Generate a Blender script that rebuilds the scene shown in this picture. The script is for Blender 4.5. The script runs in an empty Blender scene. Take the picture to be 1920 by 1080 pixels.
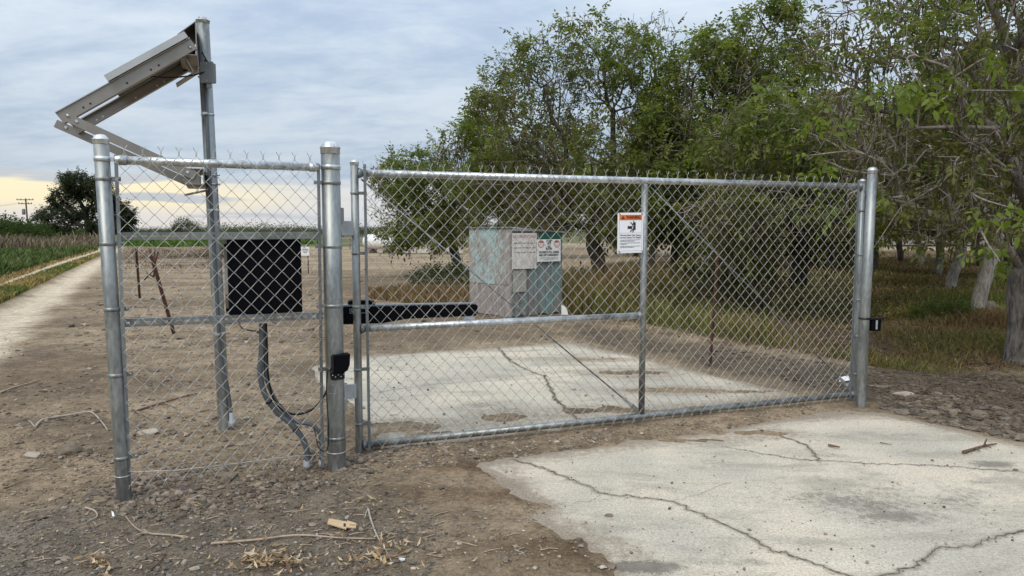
import bpy, math, random
import numpy as np
from mathutils import Vector, Matrix

rng = np.random.default_rng(7)
random.seed(7)
scene = bpy.context.scene
COL = scene.collection

# ------------------------------------------------------------------ camera
F, CAMH = 1331.0, 1.52
PITCH = math.atan(110 / 1331)
cam = bpy.data.objects.new('camera', bpy.data.cameras.new('camera'))
COL.objects.link(cam)
cam.location = (0, 0, CAMH)
cam.rotation_euler = (math.pi / 2 - PITCH, 0, 0)
cam.data.sensor_width = 36
cam.data.lens = F / 1920 * 36
cam.data.clip_start = 0.05
cam.data.clip_end = 4000
scene.camera = cam

# ------------------------------------------------------------------ exposure
vs = scene.view_settings
vs.view_transform = 'Standard'
vs.look = 'None'
vs.gamma = 1
vs.use_curve_mapping = False
vs.exposure = 0.48

# ------------------------------------------------------------------ sun (veiled by cloud)
SUN_EL, SUN_AZ = math.radians(50), math.radians(205)      # azimuth from +Y, clockwise
sun = bpy.data.objects.new('sun', bpy.data.lights.new('sun', 'SUN'))
COL.objects.link(sun)
sun.data.energy = 1.5
sun.data.angle = math.radians(32)
sun.data.color = (1.0, 0.93, 0.82)
sd = Vector((math.sin(SUN_AZ) * math.cos(SUN_EL), math.cos(SUN_AZ) * math.cos(SUN_EL), math.sin(SUN_EL)))
sun.rotation_euler = sd.to_track_quat('Z', 'Y').to_euler()

# ------------------------------------------------------------------ sky
world = bpy.data.worlds.new('World')
scene.world = world
world.use_nodes = True
nt = world.node_tree
nt.nodes.clear()


class NB:
    """small node builder"""
    def __init__(s, tree):
        s.t = tree

    def n(s, typ, **kw):
        nd = s.t.nodes.new(typ)
        for k, v in kw.items():
            if k.startswith('i_'):
                key = k[2:]
                key = int(key) if key.isdigit() else key.replace('_', ' ')
                s.put(nd.inputs[key], v)
            else:
                setattr(nd, k, v)
        return nd

    def put(s, sock, v):
        if hasattr(v, 'is_output') or isinstance(v, bpy.types.NodeSocket):
            s.t.links.new(v, sock)
        else:
            if isinstance(v, tuple) and len(v) == 3 and sock.type == 'RGBA':
                v = (*v, 1)
            sock.default_value = v

    def m(s, op, a, b=None, c=None, clamp=False):
        nd = s.t.nodes.new('ShaderNodeMath')
        nd.operation = op
        nd.use_clamp = clamp
        s.put(nd.inputs[0], a)
        if b is not None:
            s.put(nd.inputs[1], b)
        if c is not None:
            s.put(nd.inputs[2], c)
        return nd.outputs[0]

    def mix(s, f, a, b, mode='MIX'):
        nd = s.t.nodes.new('ShaderNodeMix')
        nd.data_type = 'RGBA'
        nd.blend_type = mode
        s.put(nd.inputs[0], f)
        s.put(nd.inputs[6], a)
        s.put(nd.inputs[7], b)
        return nd.outputs[2]

    def noise(s, scale, detail=4, rough=0.55, vec=None, dist=0.0):
        nd = s.t.nodes.new('ShaderNodeTexNoise')
        nd.inputs['Scale'].default_value = scale
        nd.inputs['Detail'].default_value = detail
        nd.inputs['Roughness'].default_value = rough
        nd.inputs['Distortion'].default_value = dist
        if vec is not None:
            s.t.links.new(vec, nd.inputs['Vector'])
        return nd.outputs[0]

    def sstep(s, v, lo, hi, a=0.0, b=1.0):
        nd = s.t.nodes.new('ShaderNodeMapRange')
        nd.interpolation_type = 'SMOOTHSTEP'
        s.put(nd.inputs[0], v)
        nd.inputs[1].default_value = lo
        nd.inputs[2].default_value = hi
        nd.inputs[3].default_value = a
        nd.inputs[4].default_value = b
        return nd.outputs[0]

    def mapping(s, vec, scale=(1, 1, 1), loc=(0, 0, 0)):
        nd = s.t.nodes.new('ShaderNodeMapping')
        s.t.links.new(vec, nd.inputs['Vector'])
        nd.inputs['Scale'].default_value = scale
        nd.inputs['Location'].default_value = loc
        return nd.outputs[0]


b = NB(nt)
tc = b.n('ShaderNodeTexCoord').outputs['Generated']
sep = b.n('ShaderNodeSeparateXYZ', i_0=tc)
zz = b.m('MAXIMUM', sep.outputs[2], 0.0)
den = b.m('ADD', zz, 0.22)
pxy = b.n('ShaderNodeCombineXYZ', i_0=b.m('DIVIDE', sep.outputs[0], den), i_1=b.m('DIVIDE', sep.outputs[1], den))
pv = pxy.outputs[0]
n1 = b.noise(0.75, 5, 0.55, b.mapping(pv, (0.8, 1.0, 1), (3.1, 1.2, 0)), 0.4)
n2 = b.noise(3.6, 7, 0.66, b.mapping(pv, (0.55, 1.1, 1), (7.7, 3.2, 0)), 0.3)
n3 = b.noise(7.0, 4, 0.6, b.mapping(pv, (0.6, 1.0, 1), (1.7, 9.2, 0)), 0.2)
cl = b.m('ADD', b.m('MULTIPLY', n1, 0.50), b.m('ADD', b.m('MULTIPLY', n2, 0.40), b.m('MULTIPLY', n3, 0.19)))
cl = b.sstep(cl, 0.42, 0.68)
cloud = b.mix(cl, (2.75, 3.45, 4.45), (4.45, 5.0, 5.55))
# clear strip under the deck near the horizon
nz = b.noise(5.0, 4, 0.55, b.mapping(tc, (1, 1, 5), (2.3, 0.4, 0)))
zj = b.m('ADD', sep.outputs[2], b.m('MULTIPLY_ADD', nz, 0.024, -0.012))
strip = b.sstep(zj, 0.062, 0.071, 1, 0)
wm = b.sstep(zj, 0.012, 0.040)
warm = b.mix(wm, (6.2, 5.9, 5.7), (7.7, 6.8, 4.7))
bits = b.noise(3.4, 4, 0.5, b.mapping(tc, (1, 1, 16), (5.3, 2.4, 0.9)), 0.2)
warm = b.mix(b.sstep(bits, 0.50, 0.60, 0, 0.85), warm, (3.7, 4.1, 4.8))
# the gap in the deck lies towards the left of the view and closes to the right
gap = b.sstep(b.m('ADD', sep.outputs[0], b.m('MULTIPLY_ADD', nz, 0.30, -0.15)), -0.42, -0.24, 1, 0)
pale = b.mix(b.sstep(bits, 0.40, 0.62), (5.5, 5.6, 5.75), (4.3, 4.7, 5.25))
warm = b.mix(gap, pale, warm)
deck = b.mix(strip, cloud, warm)
# an overcast deck is brighter towards the zenith
bright = b.m('MULTIPLY_ADD', zz, 1.25, 0.92)
deckb = b.n('ShaderNodeVectorMath', operation='SCALE', i_0=deck, i_3=bright).outputs[0]
sky = b.n('ShaderNodeTexSky', sky_type='NISHITA', sun_disc=False, sun_elevation=SUN_EL, sun_rotation=SUN_AZ,
          air_density=1.0, dust_density=1.5)
fin = b.mix(0.94, sky.outputs[0], deckb)
bg = b.n('ShaderNodeBackground', i_Color=fin, i_Strength=0.1)
ow = b.n('ShaderNodeOutputWorld', i_Surface=bg.outputs[0])

# ------------------------------------------------------------------ measuring helpers
fw = np.array([0, math.cos(PITCH), -math.sin(PITCH)])
up = np.array([0, math.sin(PITCH), math.cos(PITCH)])
CC = np.array([0, 0, CAMH])


def ray(x, y):
    return np.array([1.0, 0, 0]) * (x - 960) / F + up * (540 - y) / F + fw


def G(x, y, z=0.0):
    d = ray(x, y)
    return CC + d * (z - CAMH) / d[2]


def Y(x, y, yy):
    d = ray(x, y)
    return CC + d * yy / d[1]


def PL(x, y, a, c, off=0.0):
    """point of the upright plane through ground points a, c (moved off metres away from the camera)"""
    t = np.array([c[0] - a[0], c[1] - a[1], 0.0])
    t /= np.linalg.norm(t)
    n = np.array([-t[1], t[0], 0])
    if n[1] < 0:
        n = -n
    d = ray(x, y)
    q = np.dot(n, np.array([a[0], a[1], 0]) + n * off - CC) / np.dot(n, d)
    return CC + d * q


# ------------------------------------------------------------------ value noise in numpy
def _hash(ix, iy, seed):
    h = (ix.astype(np.int64) * 374761393 + iy.astype(np.int64) * 668265263 + seed * 1442695041) & 0xFFFFFFFF
    h = ((h ^ (h >> 13)) * 1274126177) & 0xFFFFFFFF
    h = h ^ (h >> 16)
    return (h & 0xFFFFFF) / float(0xFFFFFF)


def vnoise(x, y, seed=0):
    x0, y0 = np.floor(x), np.floor(y)
    fx, fy = x - x0, y - y0
    fx = fx * fx * (3 - 2 * fx)
    fy = fy * fy * (3 - 2 * fy)
    a_ = _hash(x0, y0, seed)
    b_ = _hash(x0 + 1, y0, seed)
    c_ = _hash(x0, y0 + 1, seed)
    d_ = _hash(x0 + 1, y0 + 1, seed)
    return (a_ * (1 - fx) + b_ * fx) * (1 - fy) + (c_ * (1 - fx) + d_ * fx) * fy


def fbm(x, y, oct=4, seed=0, gain=0.5):
    s, amp, tot = 0, 1.0, 0
    for k in range(oct):
        s = s + amp * vnoise(x * 2 ** k + 17.3 * k, y * 2 ** k - 9.1 * k, seed + k)
        tot += amp
        amp *= gain
    return s / tot - 0.5


def sm(v, lo, hi):
    t = np.clip((v - lo) / (hi - lo), 0, 1)
    return t * t * (3 - 2 * t)


def seg_dist(x, y, p, q):
    dx, dy = q[0] - p[0], q[1] - p[1]
    L = dx * dx + dy * dy + 1e-12
    t = np.clip(((x - p[0]) * dx + (y - p[1]) * dy) / L, 0, 1)
    return np.hypot(x - p[0] - t * dx, y - p[1] - t * dy)


def poly_sd(x, y, poly):
    """signed distance, negative inside"""
    d = np.full(x.shape, 1e9)
    ins = np.zeros(x.shape, bool)
    n = len(poly)
    for i in range(n):
        p, q = poly[i], poly[(i + 1) % n]
        d = np.minimum(d, seg_dist(x, y, p, q))
        cond = (p[1] > y) != (q[1] > y)
        xx = (q[0] - p[0]) * (y - p[1]) / ((q[1] - p[1]) if q[1] != p[1] else 1e-9) + p[0]
        ins ^= cond & (x < xx)
    return np.where(ins, -d, d)


def line_sd(x, y, p, q):
    t = np.array([q[0] - p[0], q[1] - p[1]])
    t /= np.hypot(*t)
    return (x - p[0]) * t[1] - (y - p[1]) * t[0]       # positive to the right of p->q


# ------------------------------------------------------------------ mesh helpers
ORIG = {}


def tag(o, label=None, cat=None, group=None, kind=None):
    if label:
        o['label'] = label
    if cat:
        o['category'] = cat
    if group:
        o['group'] = group
    if kind:
        o['kind'] = kind
    return o


def thing(name, loc, label, cat, group=None):
    o = bpy.data.objects.new(name, None)
    o.empty_display_size = 0.1
    COL.objects.link(o)
    o.location = tuple(float(v) for v in loc)
    ORIG[o] = np.array([float(v) for v in loc])
    return tag(o, label, cat, group)


def link(name, me, mat=None, parent=None, loc=None):
    o = bpy.data.objects.new(name, me)
    COL.objects.link(o)
    if mat is not None and len(me.materials) == 0:
        me.materials.append(mat)
    if parent is not None:
        o.parent = parent
        ORIG[o] = ORIG[parent]
    else:
        ORIG[o] = np.zeros(3) if loc is None else np.array(loc, float)
        if loc is not None:
            o.location = tuple(float(v) for v in loc)
    return o


def np_mesh(name, verts, faces, cols=None, smooth=False):
    """verts (n,3); faces list of arrays (m,3)/(m,4); cols (n,3) -> point attribute Col"""
    me = bpy.data.meshes.new(name)
    verts = np.ascontiguousarray(verts, np.float32)
    if not isinstance(faces, list):
        faces = [faces]
    me.vertices.add(len(verts))
    me.vertices.foreach_set('co', verts.ravel())
    idx = np.concatenate([f.ravel() for f in faces]).astype(np.int32)
    cnt = np.concatenate([np.full(len(f), f.shape[1]) for f in faces]).astype(np.int32)
    st = np.concatenate([[0], np.cumsum(cnt)[:-1]]).astype(np.int32)
    me.loops.add(len(idx))
    me.loops.foreach_set('vertex_index', idx)
    me.polygons.add(len(cnt))
    me.polygons.foreach_set('loop_start', st)
    me.polygons.foreach_set('loop_total', cnt)
    me.polygons.foreach_set('use_smooth', np.full(len(cnt), smooth))
    me.update(calc_edges=True)
    if cols is not None:
        at = me.attributes.new('Col', 'FLOAT_COLOR', 'POINT')
        c4 = np.ones((len(verts), 4), np.float32)
        c4[:, :cols.shape[1]] = cols
        at.data.foreach_set('color', c4.ravel())
    return me


def unit(v):
    v = np.asarray(v, float)
    return v / (np.linalg.norm(v) + 1e-12)


class MB:
    def __init__(s):
        s.v, s.f, s.sm = [], [], []

    def add(s, vs_, fs_, smooth=False):
        o = len(s.v)
        s.v += [tuple(float(c) for c in p) for p in vs_]
        s.f += [tuple(i + o for i in f) for f in fs_]
        s.sm += [smooth] * len(fs_)
        return s

    def hexa(s, p):
        """8 points: bottom 4 ccw, top 4 ccw"""
        return s.add(p, [(3, 2, 1, 0), (4, 5, 6, 7), (0, 1, 5, 4), (1, 2, 6, 5), (2, 3, 7, 6), (3, 0, 4, 7)])

    def box(s, c, size, u=(1, 0, 0), v=(0, 1, 0), w=(0, 0, 1)):
        c = np.asarray(c, float)
        u, v, w = [np.asarray(k, float) * (d / 2) for k, d in zip((u, v, w), size)]
        return s.hexa([c - u - v - w, c + u - v - w, c + u + v - w, c - u + v - w,
                       c - u - v + w, c + u - v + w, c + u + v + w, c - u + v + w])

    def cbox(s, c, size, u=(1, 0, 0), v=(0, 1, 0), w=(0, 0, 1), ch=0.01):
        """box with chamfered edges along w (prism with cut corners) and chamfered front and back rims"""
        c = np.asarray(c, float)
        u, v, w = [np.asarray(k, float) for k in (u, v, w)]
        a, bb, h = size[0] / 2, size[1] / 2, size[2] / 2

        def ring(a, bb, k, t):
            pts = [(-a + k, -bb), (a - k, -bb), (a, -bb + k), (a, bb - k), (a - k, bb), (-a + k, bb), (-a, bb - k), (-a, -bb + k)]
            return [c + u * p[0] + v * p[1] + w * t for p in pts]
        rs = [ring(a - ch, bb - ch, ch * 0.6, -h), ring(a, bb, ch, -h + ch), ring(a, bb, ch, h - ch), ring(a - ch, bb - ch, ch * 0.6, h)]
        pts = [p for r in rs for p in r]
        fs = []
        for k in range(3):
            for i in range(8):
                j = (i + 1) % 8
                fs.append((k * 8 + i, k * 8 + j, (k + 1) * 8 + j, (k + 1) * 8 + i))
        fs.append(tuple(range(7, -1, -1)))
        fs.append(tuple(range(24, 32)))
        return s.add(pts, fs)

    def tube(s, pts, r, n=8, caps=True, smooth=True):
        pts = [np.asarray(p, float) for p in pts]
        m = len(pts)
        rr = [r] * m if np.isscalar(r) else list(r)
        t0 = unit(pts[1] - pts[0])
        a = np.array([0, 0, 1.0]) if abs(t0[2]) < 0.9 else np.array([1.0, 0, 0])
        e = unit(np.cross(t0, a))
        vs_, fs_ = [], []
        for i in range(m):
            t = unit(pts[min(i + 1, m - 1)] - pts[max(i - 1, 0)])
            e = unit(e - t * np.dot(e, t))
            g = np.cross(t, e)
            for k in range(n):
                an = 2 * math.pi * k / n
                vs_.append(pts[i] + rr[i] * (math.cos(an) * e + math.sin(an) * g))
        for i in range(m - 1):
            for k in range(n):
                j = (k + 1) % n
                fs_.append((i * n + k, i * n + j, (i + 1) * n + j, (i + 1) * n + k))
        o = len(s.v)
        s.add(vs_, fs_, smooth)
        if caps:
            s.f += [tuple(o + k for k in range(n - 1, -1, -1)), tuple(o + (m - 1) * n + k for k in range(n))]
            s.sm += [False, False]
        return s

    def lathe(s, c, prof, n=24, axis=(0, 0, 1), smooth=True):
        """prof: list of (radius, height) along axis from c"""
        c = np.asarray(c, float)
        t = unit(axis)
        a = np.array([0, 0, 1.0]) if abs(t[2]) < 0.9 else np.array([1.0, 0, 0])
        e = unit(np.cross(t, a))
        g = np.cross(t, e)
        vs_, fs_ = [], []
        for (r, h) in prof:
            for k in range(n):
                an = 2 * math.pi * k / n
                vs_.append(c + t * h + max(r, 1e-4) * (math.cos(an) * e + math.sin(an) * g))
        for i in range(len(prof) - 1):
            for k in range(n):
                j = (k + 1) % n
                fs_.append((i * n + k, i * n + j, (i + 1) * n + j, (i + 1) * n + k))
        o = len(s.v)
        s.add(vs_, fs_, smooth)
        s.f += [tuple(o + k for k in range(n - 1, -1, -1)), tuple(o + (len(prof) - 1) * n + k for k in range(n))]
        s.sm += [False, False]
        return s

    def ring(s, c, r0, r1, h, n=24, axis=(0, 0, 1)):
        """band round a post: outer r1, inner r0, height h"""
        return s.lathe(c, [(r0, -h / 2), (r1, -h / 2 + 0.0015), (r1, h / 2 - 0.0015), (r0, h / 2)], n, axis)

    def prism(s, poly, ext):
        """poly: ccw 3-D points; ext: extrusion vector"""
        n = len(poly)
        poly = [np.asarray(p, float) for p in poly]
        ext = np.asarray(ext, float)
        fs_ = [tuple(range(n - 1, -1, -1)), tuple(range(n, 2 * n))]
        fs_ += [(i, (i + 1) % n, n + (i + 1) % n, n + i) for i in range(n)]
        return s.add(poly + [p + ext for p in poly], fs_)

    def build(s, name, mat, parent=None, loc=None):
        o = bpy.data.objects.new(name, None)  # placeholder replaced below
        bpy.data.objects.remove(o)
        org = ORIG[parent] if parent is not None else (np.zeros(3) if loc is None else np.asarray(loc, float))
        me = bpy.data.meshes.new(name)
        me.from_pydata([tuple(np.array(p) - org) for p in s.v], [], s.f)
        me.polygons.foreach_set('use_smooth', s.sm)
        me.update()
        return link(name, me, mat, parent, None if parent is not None else org)


def bevel(o, w=0.004, seg=2):
    md = o.modifiers.new('bevel', 'BEVEL')
    md.width = w
    md.segments = seg
    md.limit_method = 'ANGLE'
    return o


def text(body, size, pos, u, v, mat, parent, name='lettering', width=None, align='CENTER', ext=0.0008, bold=0.0):
    cu = bpy.data.curves.new(name, 'FONT')
    cu.body = body
    cu.size = size
    cu.align_x = align
    cu.align_y = 'CENTER'
    cu.extrude = ext
    cu.offset = bold
    cu.resolution_u = 3
    cu.materials.append(mat)
    o = bpy.data.objects.new(name, cu)
    COL.objects.link(o)
    o.parent = parent
    ORIG[o] = ORIG[parent]
    u, v = unit(u), unit(v)
    n = np.cross(u, v)
    sx = 1.0
    if width:
        bpy.context.view_layer.update()
        w = o.dimensions.x
        if w > 1e-6:
            sx = width / w
    p = np.asarray(pos) - ORIG[parent]
    bpy.context.view_layer.update()
    me = bpy.data.meshes.new_from_object(o)
    bpy.data.objects.remove(o)
    o = link(name, me, mat, parent)
    o.matrix_local = Matrix(((u[0] * sx, v[0], n[0], p[0]), (u[1] * sx, v[1], n[1], p[1]), (u[2] * sx, v[2], n[2], p[2]), (0, 0, 0, 1)))
    return o


# ------------------------------------------------------------------ materials
def new_mat(name):
    m = bpy.data.materials.new(name)
    m.use_nodes = True
    m.node_tree.nodes.clear()
    return m, NB(m.node_tree)


def finish(m, bb, col, rough, metal=0.0, bump=None, bstr=0.3, bdist=0.01, spec=0.5):
    p = bb.n('ShaderNodeBsdfPrincipled')
    bb.put(p.inputs['Base Color'], col)
    bb.put(p.inputs['Roughness'], rough)
    bb.put(p.inputs['Metallic'], metal)
    p.inputs['Specular IOR Level'].default_value = spec
    if bump is not None:
        bn = bb.n('ShaderNodeBump')
        bn.inputs['Strength'].default_value = bstr
        bn.inputs['Distance'].default_value = bdist
        bb.put(bn.inputs['Height'], bump)
        bb.put(p.inputs['Normal'], bn.outputs[0])
    o = bb.n('ShaderNodeOutputMaterial')
    bb.put(o.inputs[0], p.outputs[0])
    return m


def simple(name, col, rough=0.6, metal=0.0, var=0.25, scale=8.0, bstr=0.1, spec=0.5, stretch=(1, 1, 1)):
    m, bb = new_mat(name)
    co = bb.mapping(bb.n('ShaderNodeTexCoord').outputs['Object'], stretch)
    n = bb.noise(scale, 5, 0.6, co)
    lo = tuple(c * (1 - var) for c in col)
    hi = tuple(min(1, c * (1 + var)) for c in col)
    c = bb.mix(bb.sstep(n, 0.3, 0.7), lo, hi)
    return finish(m, bb, c, rough, metal, bb.noise(scale * 12, 3, 0.6, co), bstr, 0.004, spec)


def galv(name, base, rough=0.42, streak=True):
    m, bb = new_mat(name)
    co = bb.n('ShaderNodeTexCoord').outputs['Object']
    n = bb.noise(9, 6, 0.62, bb.mapping(co, (1, 1, 0.25)))
    sp = bb.noise(60, 3, 0.6, bb.mapping(co, (1, 1, 0.35)))
    f = bb.m('ADD', bb.m('MULTIPLY', n, 0.65), bb.m('MULTIPLY', sp, 0.35))
    c = bb.mix(bb.sstep(f, 0.34, 0.66), tuple(k * 0.60 for k in base), tuple(min(1, k * 1.16) for k in base))
    r = bb.sstep(f, 0.3, 0.7, rough - 0.10, rough + 0.18)
    return finish(m, bb, c, r, 0.9, sp, 0.05, 0.003)


M = {}
M['galv'] = galv('galvanised_steel', (0.345, 0.36, 0.35), 0.46)
M['galv_dull'] = galv('weathered_zinc', (0.28, 0.30, 0.305), 0.55)
M['galv_bright'] = galv('bright_and_skylit_zinc', (0.62, 0.64, 0.645), 0.36)  # bright fittings; on the rails the sky highlight is put into this colour
M['wire'] = simple('zinc_wire', (0.50, 0.485, 0.455), 0.45, 0.65, 0.18, 30, 0.0)
M['cap'] = galv('cast_aluminium', (0.62, 0.63, 0.64), 0.36)
M['alu'] = simple('mill_aluminium', (0.30, 0.272, 0.24), 0.42, 0.8, 0.10, 5, 0.02)
M['alu_light'] = simple('panel_frame_aluminium', (0.50, 0.49, 0.47), 0.38, 0.8, 0.06, 5, 0.02)
M['pv'] = simple('solar_cell_glass', (0.010, 0.014, 0.035), 0.08, 0.0, 0.2, 6, 0.0)
M['pv_back'] = simple('panel_backsheet', (0.75, 0.75, 0.73), 0.6, 0.0, 0.04, 6, 0.0)
M['black'] = simple('black_powder_coat', (0.0018, 0.002, 0.0038), 0.6, 0.0, 0.2, 10, 0.03, 0.10)
M['rubber'] = simple('black_rubber', (0.008, 0.008, 0.009), 0.55, 0.0, 0.2, 10, 0.02, 0.3)
M['hole'] = simple('near_black', (0.02, 0.02, 0.022), 0.8, 0.0, 0.2, 10, 0.0)  # near black: painted shade of holes, also the insulators' own colour
M['conduit'] = simple('grey_flexible_conduit', (0.085, 0.095, 0.105), 0.45, 0.0, 0.12, 12, 0.03)
M['pvc'] = simple('grey_pvc', (0.30, 0.31, 0.32), 0.5, 0.0, 0.1, 12, 0.03)
M['boxgrey'] = simple('grey_enclosure', (0.20, 0.21, 0.22), 0.45, 0.0, 0.08, 8, 0.02)
M['hinge'] = simple('painted_hinge_steel', (0.40, 0.42, 0.44), 0.5, 0.5, 0.12, 12, 0.05)
M['white'] = simple('white_enamel', (0.80, 0.80, 0.79), 0.45, 0.0, 0.03, 6, 0.0)
M['signwhite'] = simple('sign_plastic', (0.82, 0.83, 0.86), 0.4, 0.0, 0.02, 6, 0.0)
M['orange'] = simple('orange_print', (0.75, 0.155, 0.02), 0.45, 0.0, 0.05, 6, 0.0)
M['ink'] = simple('black_print', (0.012, 0.012, 0.014), 0.5, 0.0, 0.1, 6, 0.0)
M['redink'] = simple('faded_red_print', (0.42, 0.14, 0.11), 0.6, 0.0, 0.25, 20, 0.0)
M['greyink'] = simple('faded_grey_print', (0.24, 0.22, 0.20), 0.7, 0.0, 0.3, 20, 0.0)
M['rust'] = simple('rusty_steel', (0.085, 0.040, 0.026), 0.85, 0.1, 0.4, 14, 0.3)
M['card'] = simple('tan_cardboard', (0.52, 0.37, 0.22), 0.8, 0.0, 0.06, 10, 0.05)
M['stick'] = simple('dry_stick_bark', (0.36, 0.28, 0.20), 0.85, 0.0, 0.25, 25, 0.2)
M['stickdark'] = simple('dark_stick_bark', (0.13, 0.075, 0.045), 0.85, 0.0, 0.3, 25, 0.2)
M['rock'] = simple('pale_stone', (0.36, 0.31, 0.25), 0.9, 0.0, 0.2, 18, 0.3)
M['clod'] = simple('dirt_clod', (0.17, 0.135, 0.10), 0.95, 0.0, 0.25, 18, 0.4)
M['mudplate'] = simple('dried_mud', (0.20, 0.17, 0.13), 0.95, 0.0, 0.35, 7, 0.3)
M['pebble'] = None
M['polewood'] = simple('weathered_pole_wood', (0.10, 0.075, 0.055), 0.9, 0.0, 0.2, 12, 0.2)
M['tank'] = simple('white_tank_paint', (0.78, 0.78, 0.77), 0.4, 0.0, 0.05, 4, 0.0)
M['fieldwood'] = simple('grey_rail_wood', (0.24, 0.22, 0.20), 0.85, 0.0, 0.2, 8, 0.1)
M['palewall'] = simple('pale_far_wall', (0.52, 0.50, 0.45), 0.8, 0.0, 0.08, 3, 0.0)
M['corrug'] = simple('dull_roof_metal', (0.22, 0.23, 0.22), 0.55, 0.4, 0.3, 8, 0.05)


def attr_mat(name, rough=0.8, trans=0.0, fine=None, bstr=0.0, spec=0.3):
    m, bb = new_mat(name)
    at = bb.n('ShaderNodeAttribute', attribute_name='Col')
    col = at.outputs[0]
    if fine:
        co = bb.n('ShaderNodeTexCoord').outputs['Object']
        n = bb.noise(fine, 5, 0.65, co)
        col = bb.mix(1.0, col, bb.mix(bb.sstep(n, 0.3, 0.7), (0.65, 0.65, 0.65), (1.3, 1.3, 1.3)), 'MULTIPLY')
    p = bb.n('ShaderNodeBsdfPrincipled')
    bb.put(p.inputs['Base Color'], col)
    p.inputs['Roughness'].default_value = rough
    p.inputs['Specular IOR Level'].default_value = spec
    if fine and bstr:
        bn = bb.n('ShaderNodeBump')
        bn.inputs['Strength'].default_value = bstr
        bn.inputs['Distance'].default_value = 0.01
        bb.put(bn.inputs['Height'], bb.noise(fine * 3, 4, 0.65, co))
        bb.put(p.inputs['Normal'], bn.outputs[0])
    out = p.outputs[0]
    if trans > 0:
        tr = bb.n('ShaderNodeBsdfTranslucent')
        bb.put(tr.inputs[0], bb.mix(1.0, col, (1.25, 1.3, 0.7), 'MULTIPLY'))
        mx = bb.n('ShaderNodeMixShader')
        mx.inputs[0].default_value = trans
        bb.put(mx.inputs[1], out)
        bb.put(mx.inputs[2], tr.outputs[0])
        out = mx.outputs[0]
    o = bb.n('ShaderNodeOutputMaterial')
    bb.put(o.inputs[0], out)
    return m


M['leaf'] = attr_mat('walnut_leaf', 0.5, 0.48, spec=0.35)
M['blade'] = attr_mat('weed_blade', 0.75, 0.25, spec=0.2)
M['dryleaf'] = attr_mat('dry_leaf', 0.8, 0.1, spec=0.2)
M['pebble'] = attr_mat('gravel_stone', 0.9, 0, 40, 0.2)


def bark(name, lo, hi):
    m, bb = new_mat(name)
    co = bb.n('ShaderNodeTexCoord').outputs['Object']
    v = bb.mapping(co, (1, 1, 0.18))
    n = bb.noise(26, 6, 0.7, v, 0.6)
    n2 = bb.noise(3, 4, 0.6, co)
    f = bb.m('ADD', bb.m('MULTIPLY', n, 0.7), bb.m('MULTIPLY', n2, 0.3))
    c = bb.mix(bb.sstep(f, 0.36, 0.62), lo, hi)
    return finish(m, bb, c, 0.9, 0, n, 0.9, 0.03, 0.2)


M['bark'] = bark('grey_walnut_bark', (0.065, 0.055, 0.046), (0.25, 0.225, 0.20))
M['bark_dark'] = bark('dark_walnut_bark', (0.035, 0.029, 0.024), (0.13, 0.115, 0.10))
M['bark_white'] = bark('whitewashed_bark', (0.17, 0.145, 0.12), (0.42, 0.39, 0.35))
M['twig'] = bark('pale_twig_bark', (0.19, 0.16, 0.135), (0.43, 0.38, 0.33))
M['twig_dark'] = bark('brown_twig_bark', (0.12, 0.10, 0.082), (0.28, 0.245, 0.21))

# ================================================================== GROUND
def W(pts):
    return [G(*p)[:2] for p in pts]


PAD_OUT = W([(885, 873), (960, 859), (1100, 839), (1240, 822), (1350, 809), (1420, 794), (1500, 783), (1600, 775),
             (1660, 778), (1740, 795), (1830, 814), (1920, 834), (2200, 898), (2200, 1300), (1230, 1300), (1150, 1080),
             (1090, 1015), (1000, 972), (1035, 948)])
PAD_IN = W([(572, 690), (640, 670), (700, 667), (880, 655), (1065, 642), (1170, 664), (1275, 690), (1380, 714), (1492, 741),
            (1330, 762), (1200, 778), (1000, 806), (860, 826), (740, 838), (690, 800), (600, 730)])
TRK = [W([(0, 655), (190, 495)]), W([(0, 578), (187, 482)]), W([(0, 546), (187, 474)]), W([(0, 524), (180, 467)])]
BLOBS_IN = [((1115, 674), 0.55, 0.10), ((1185, 699), 0.55, 0.13), ((1270, 733), 0.55, 0.13), ((945, 783), 0.30, 0.16), ((1125, 770), 0.40, 0.16),
            ((760, 800), 0.5, 0.2), ((1380, 735), 0.6, 0.06), ((830, 815), 0.35, 0.10)]
BLOBS_OUT = [((1390, 812), 0.45, 0.10), ((1300, 826), 0.3, 0.05)]


def blob_sum(x, y, bl):
    s = np.zeros(x.shape)
    for (p, rx, ry) in bl:
        g = G(*p)
        s = np.maximum(s, np.exp(-(((x - g[0]) / rx) ** 2 + ((y - g[1]) / ry) ** 2)))
    return s


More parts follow.
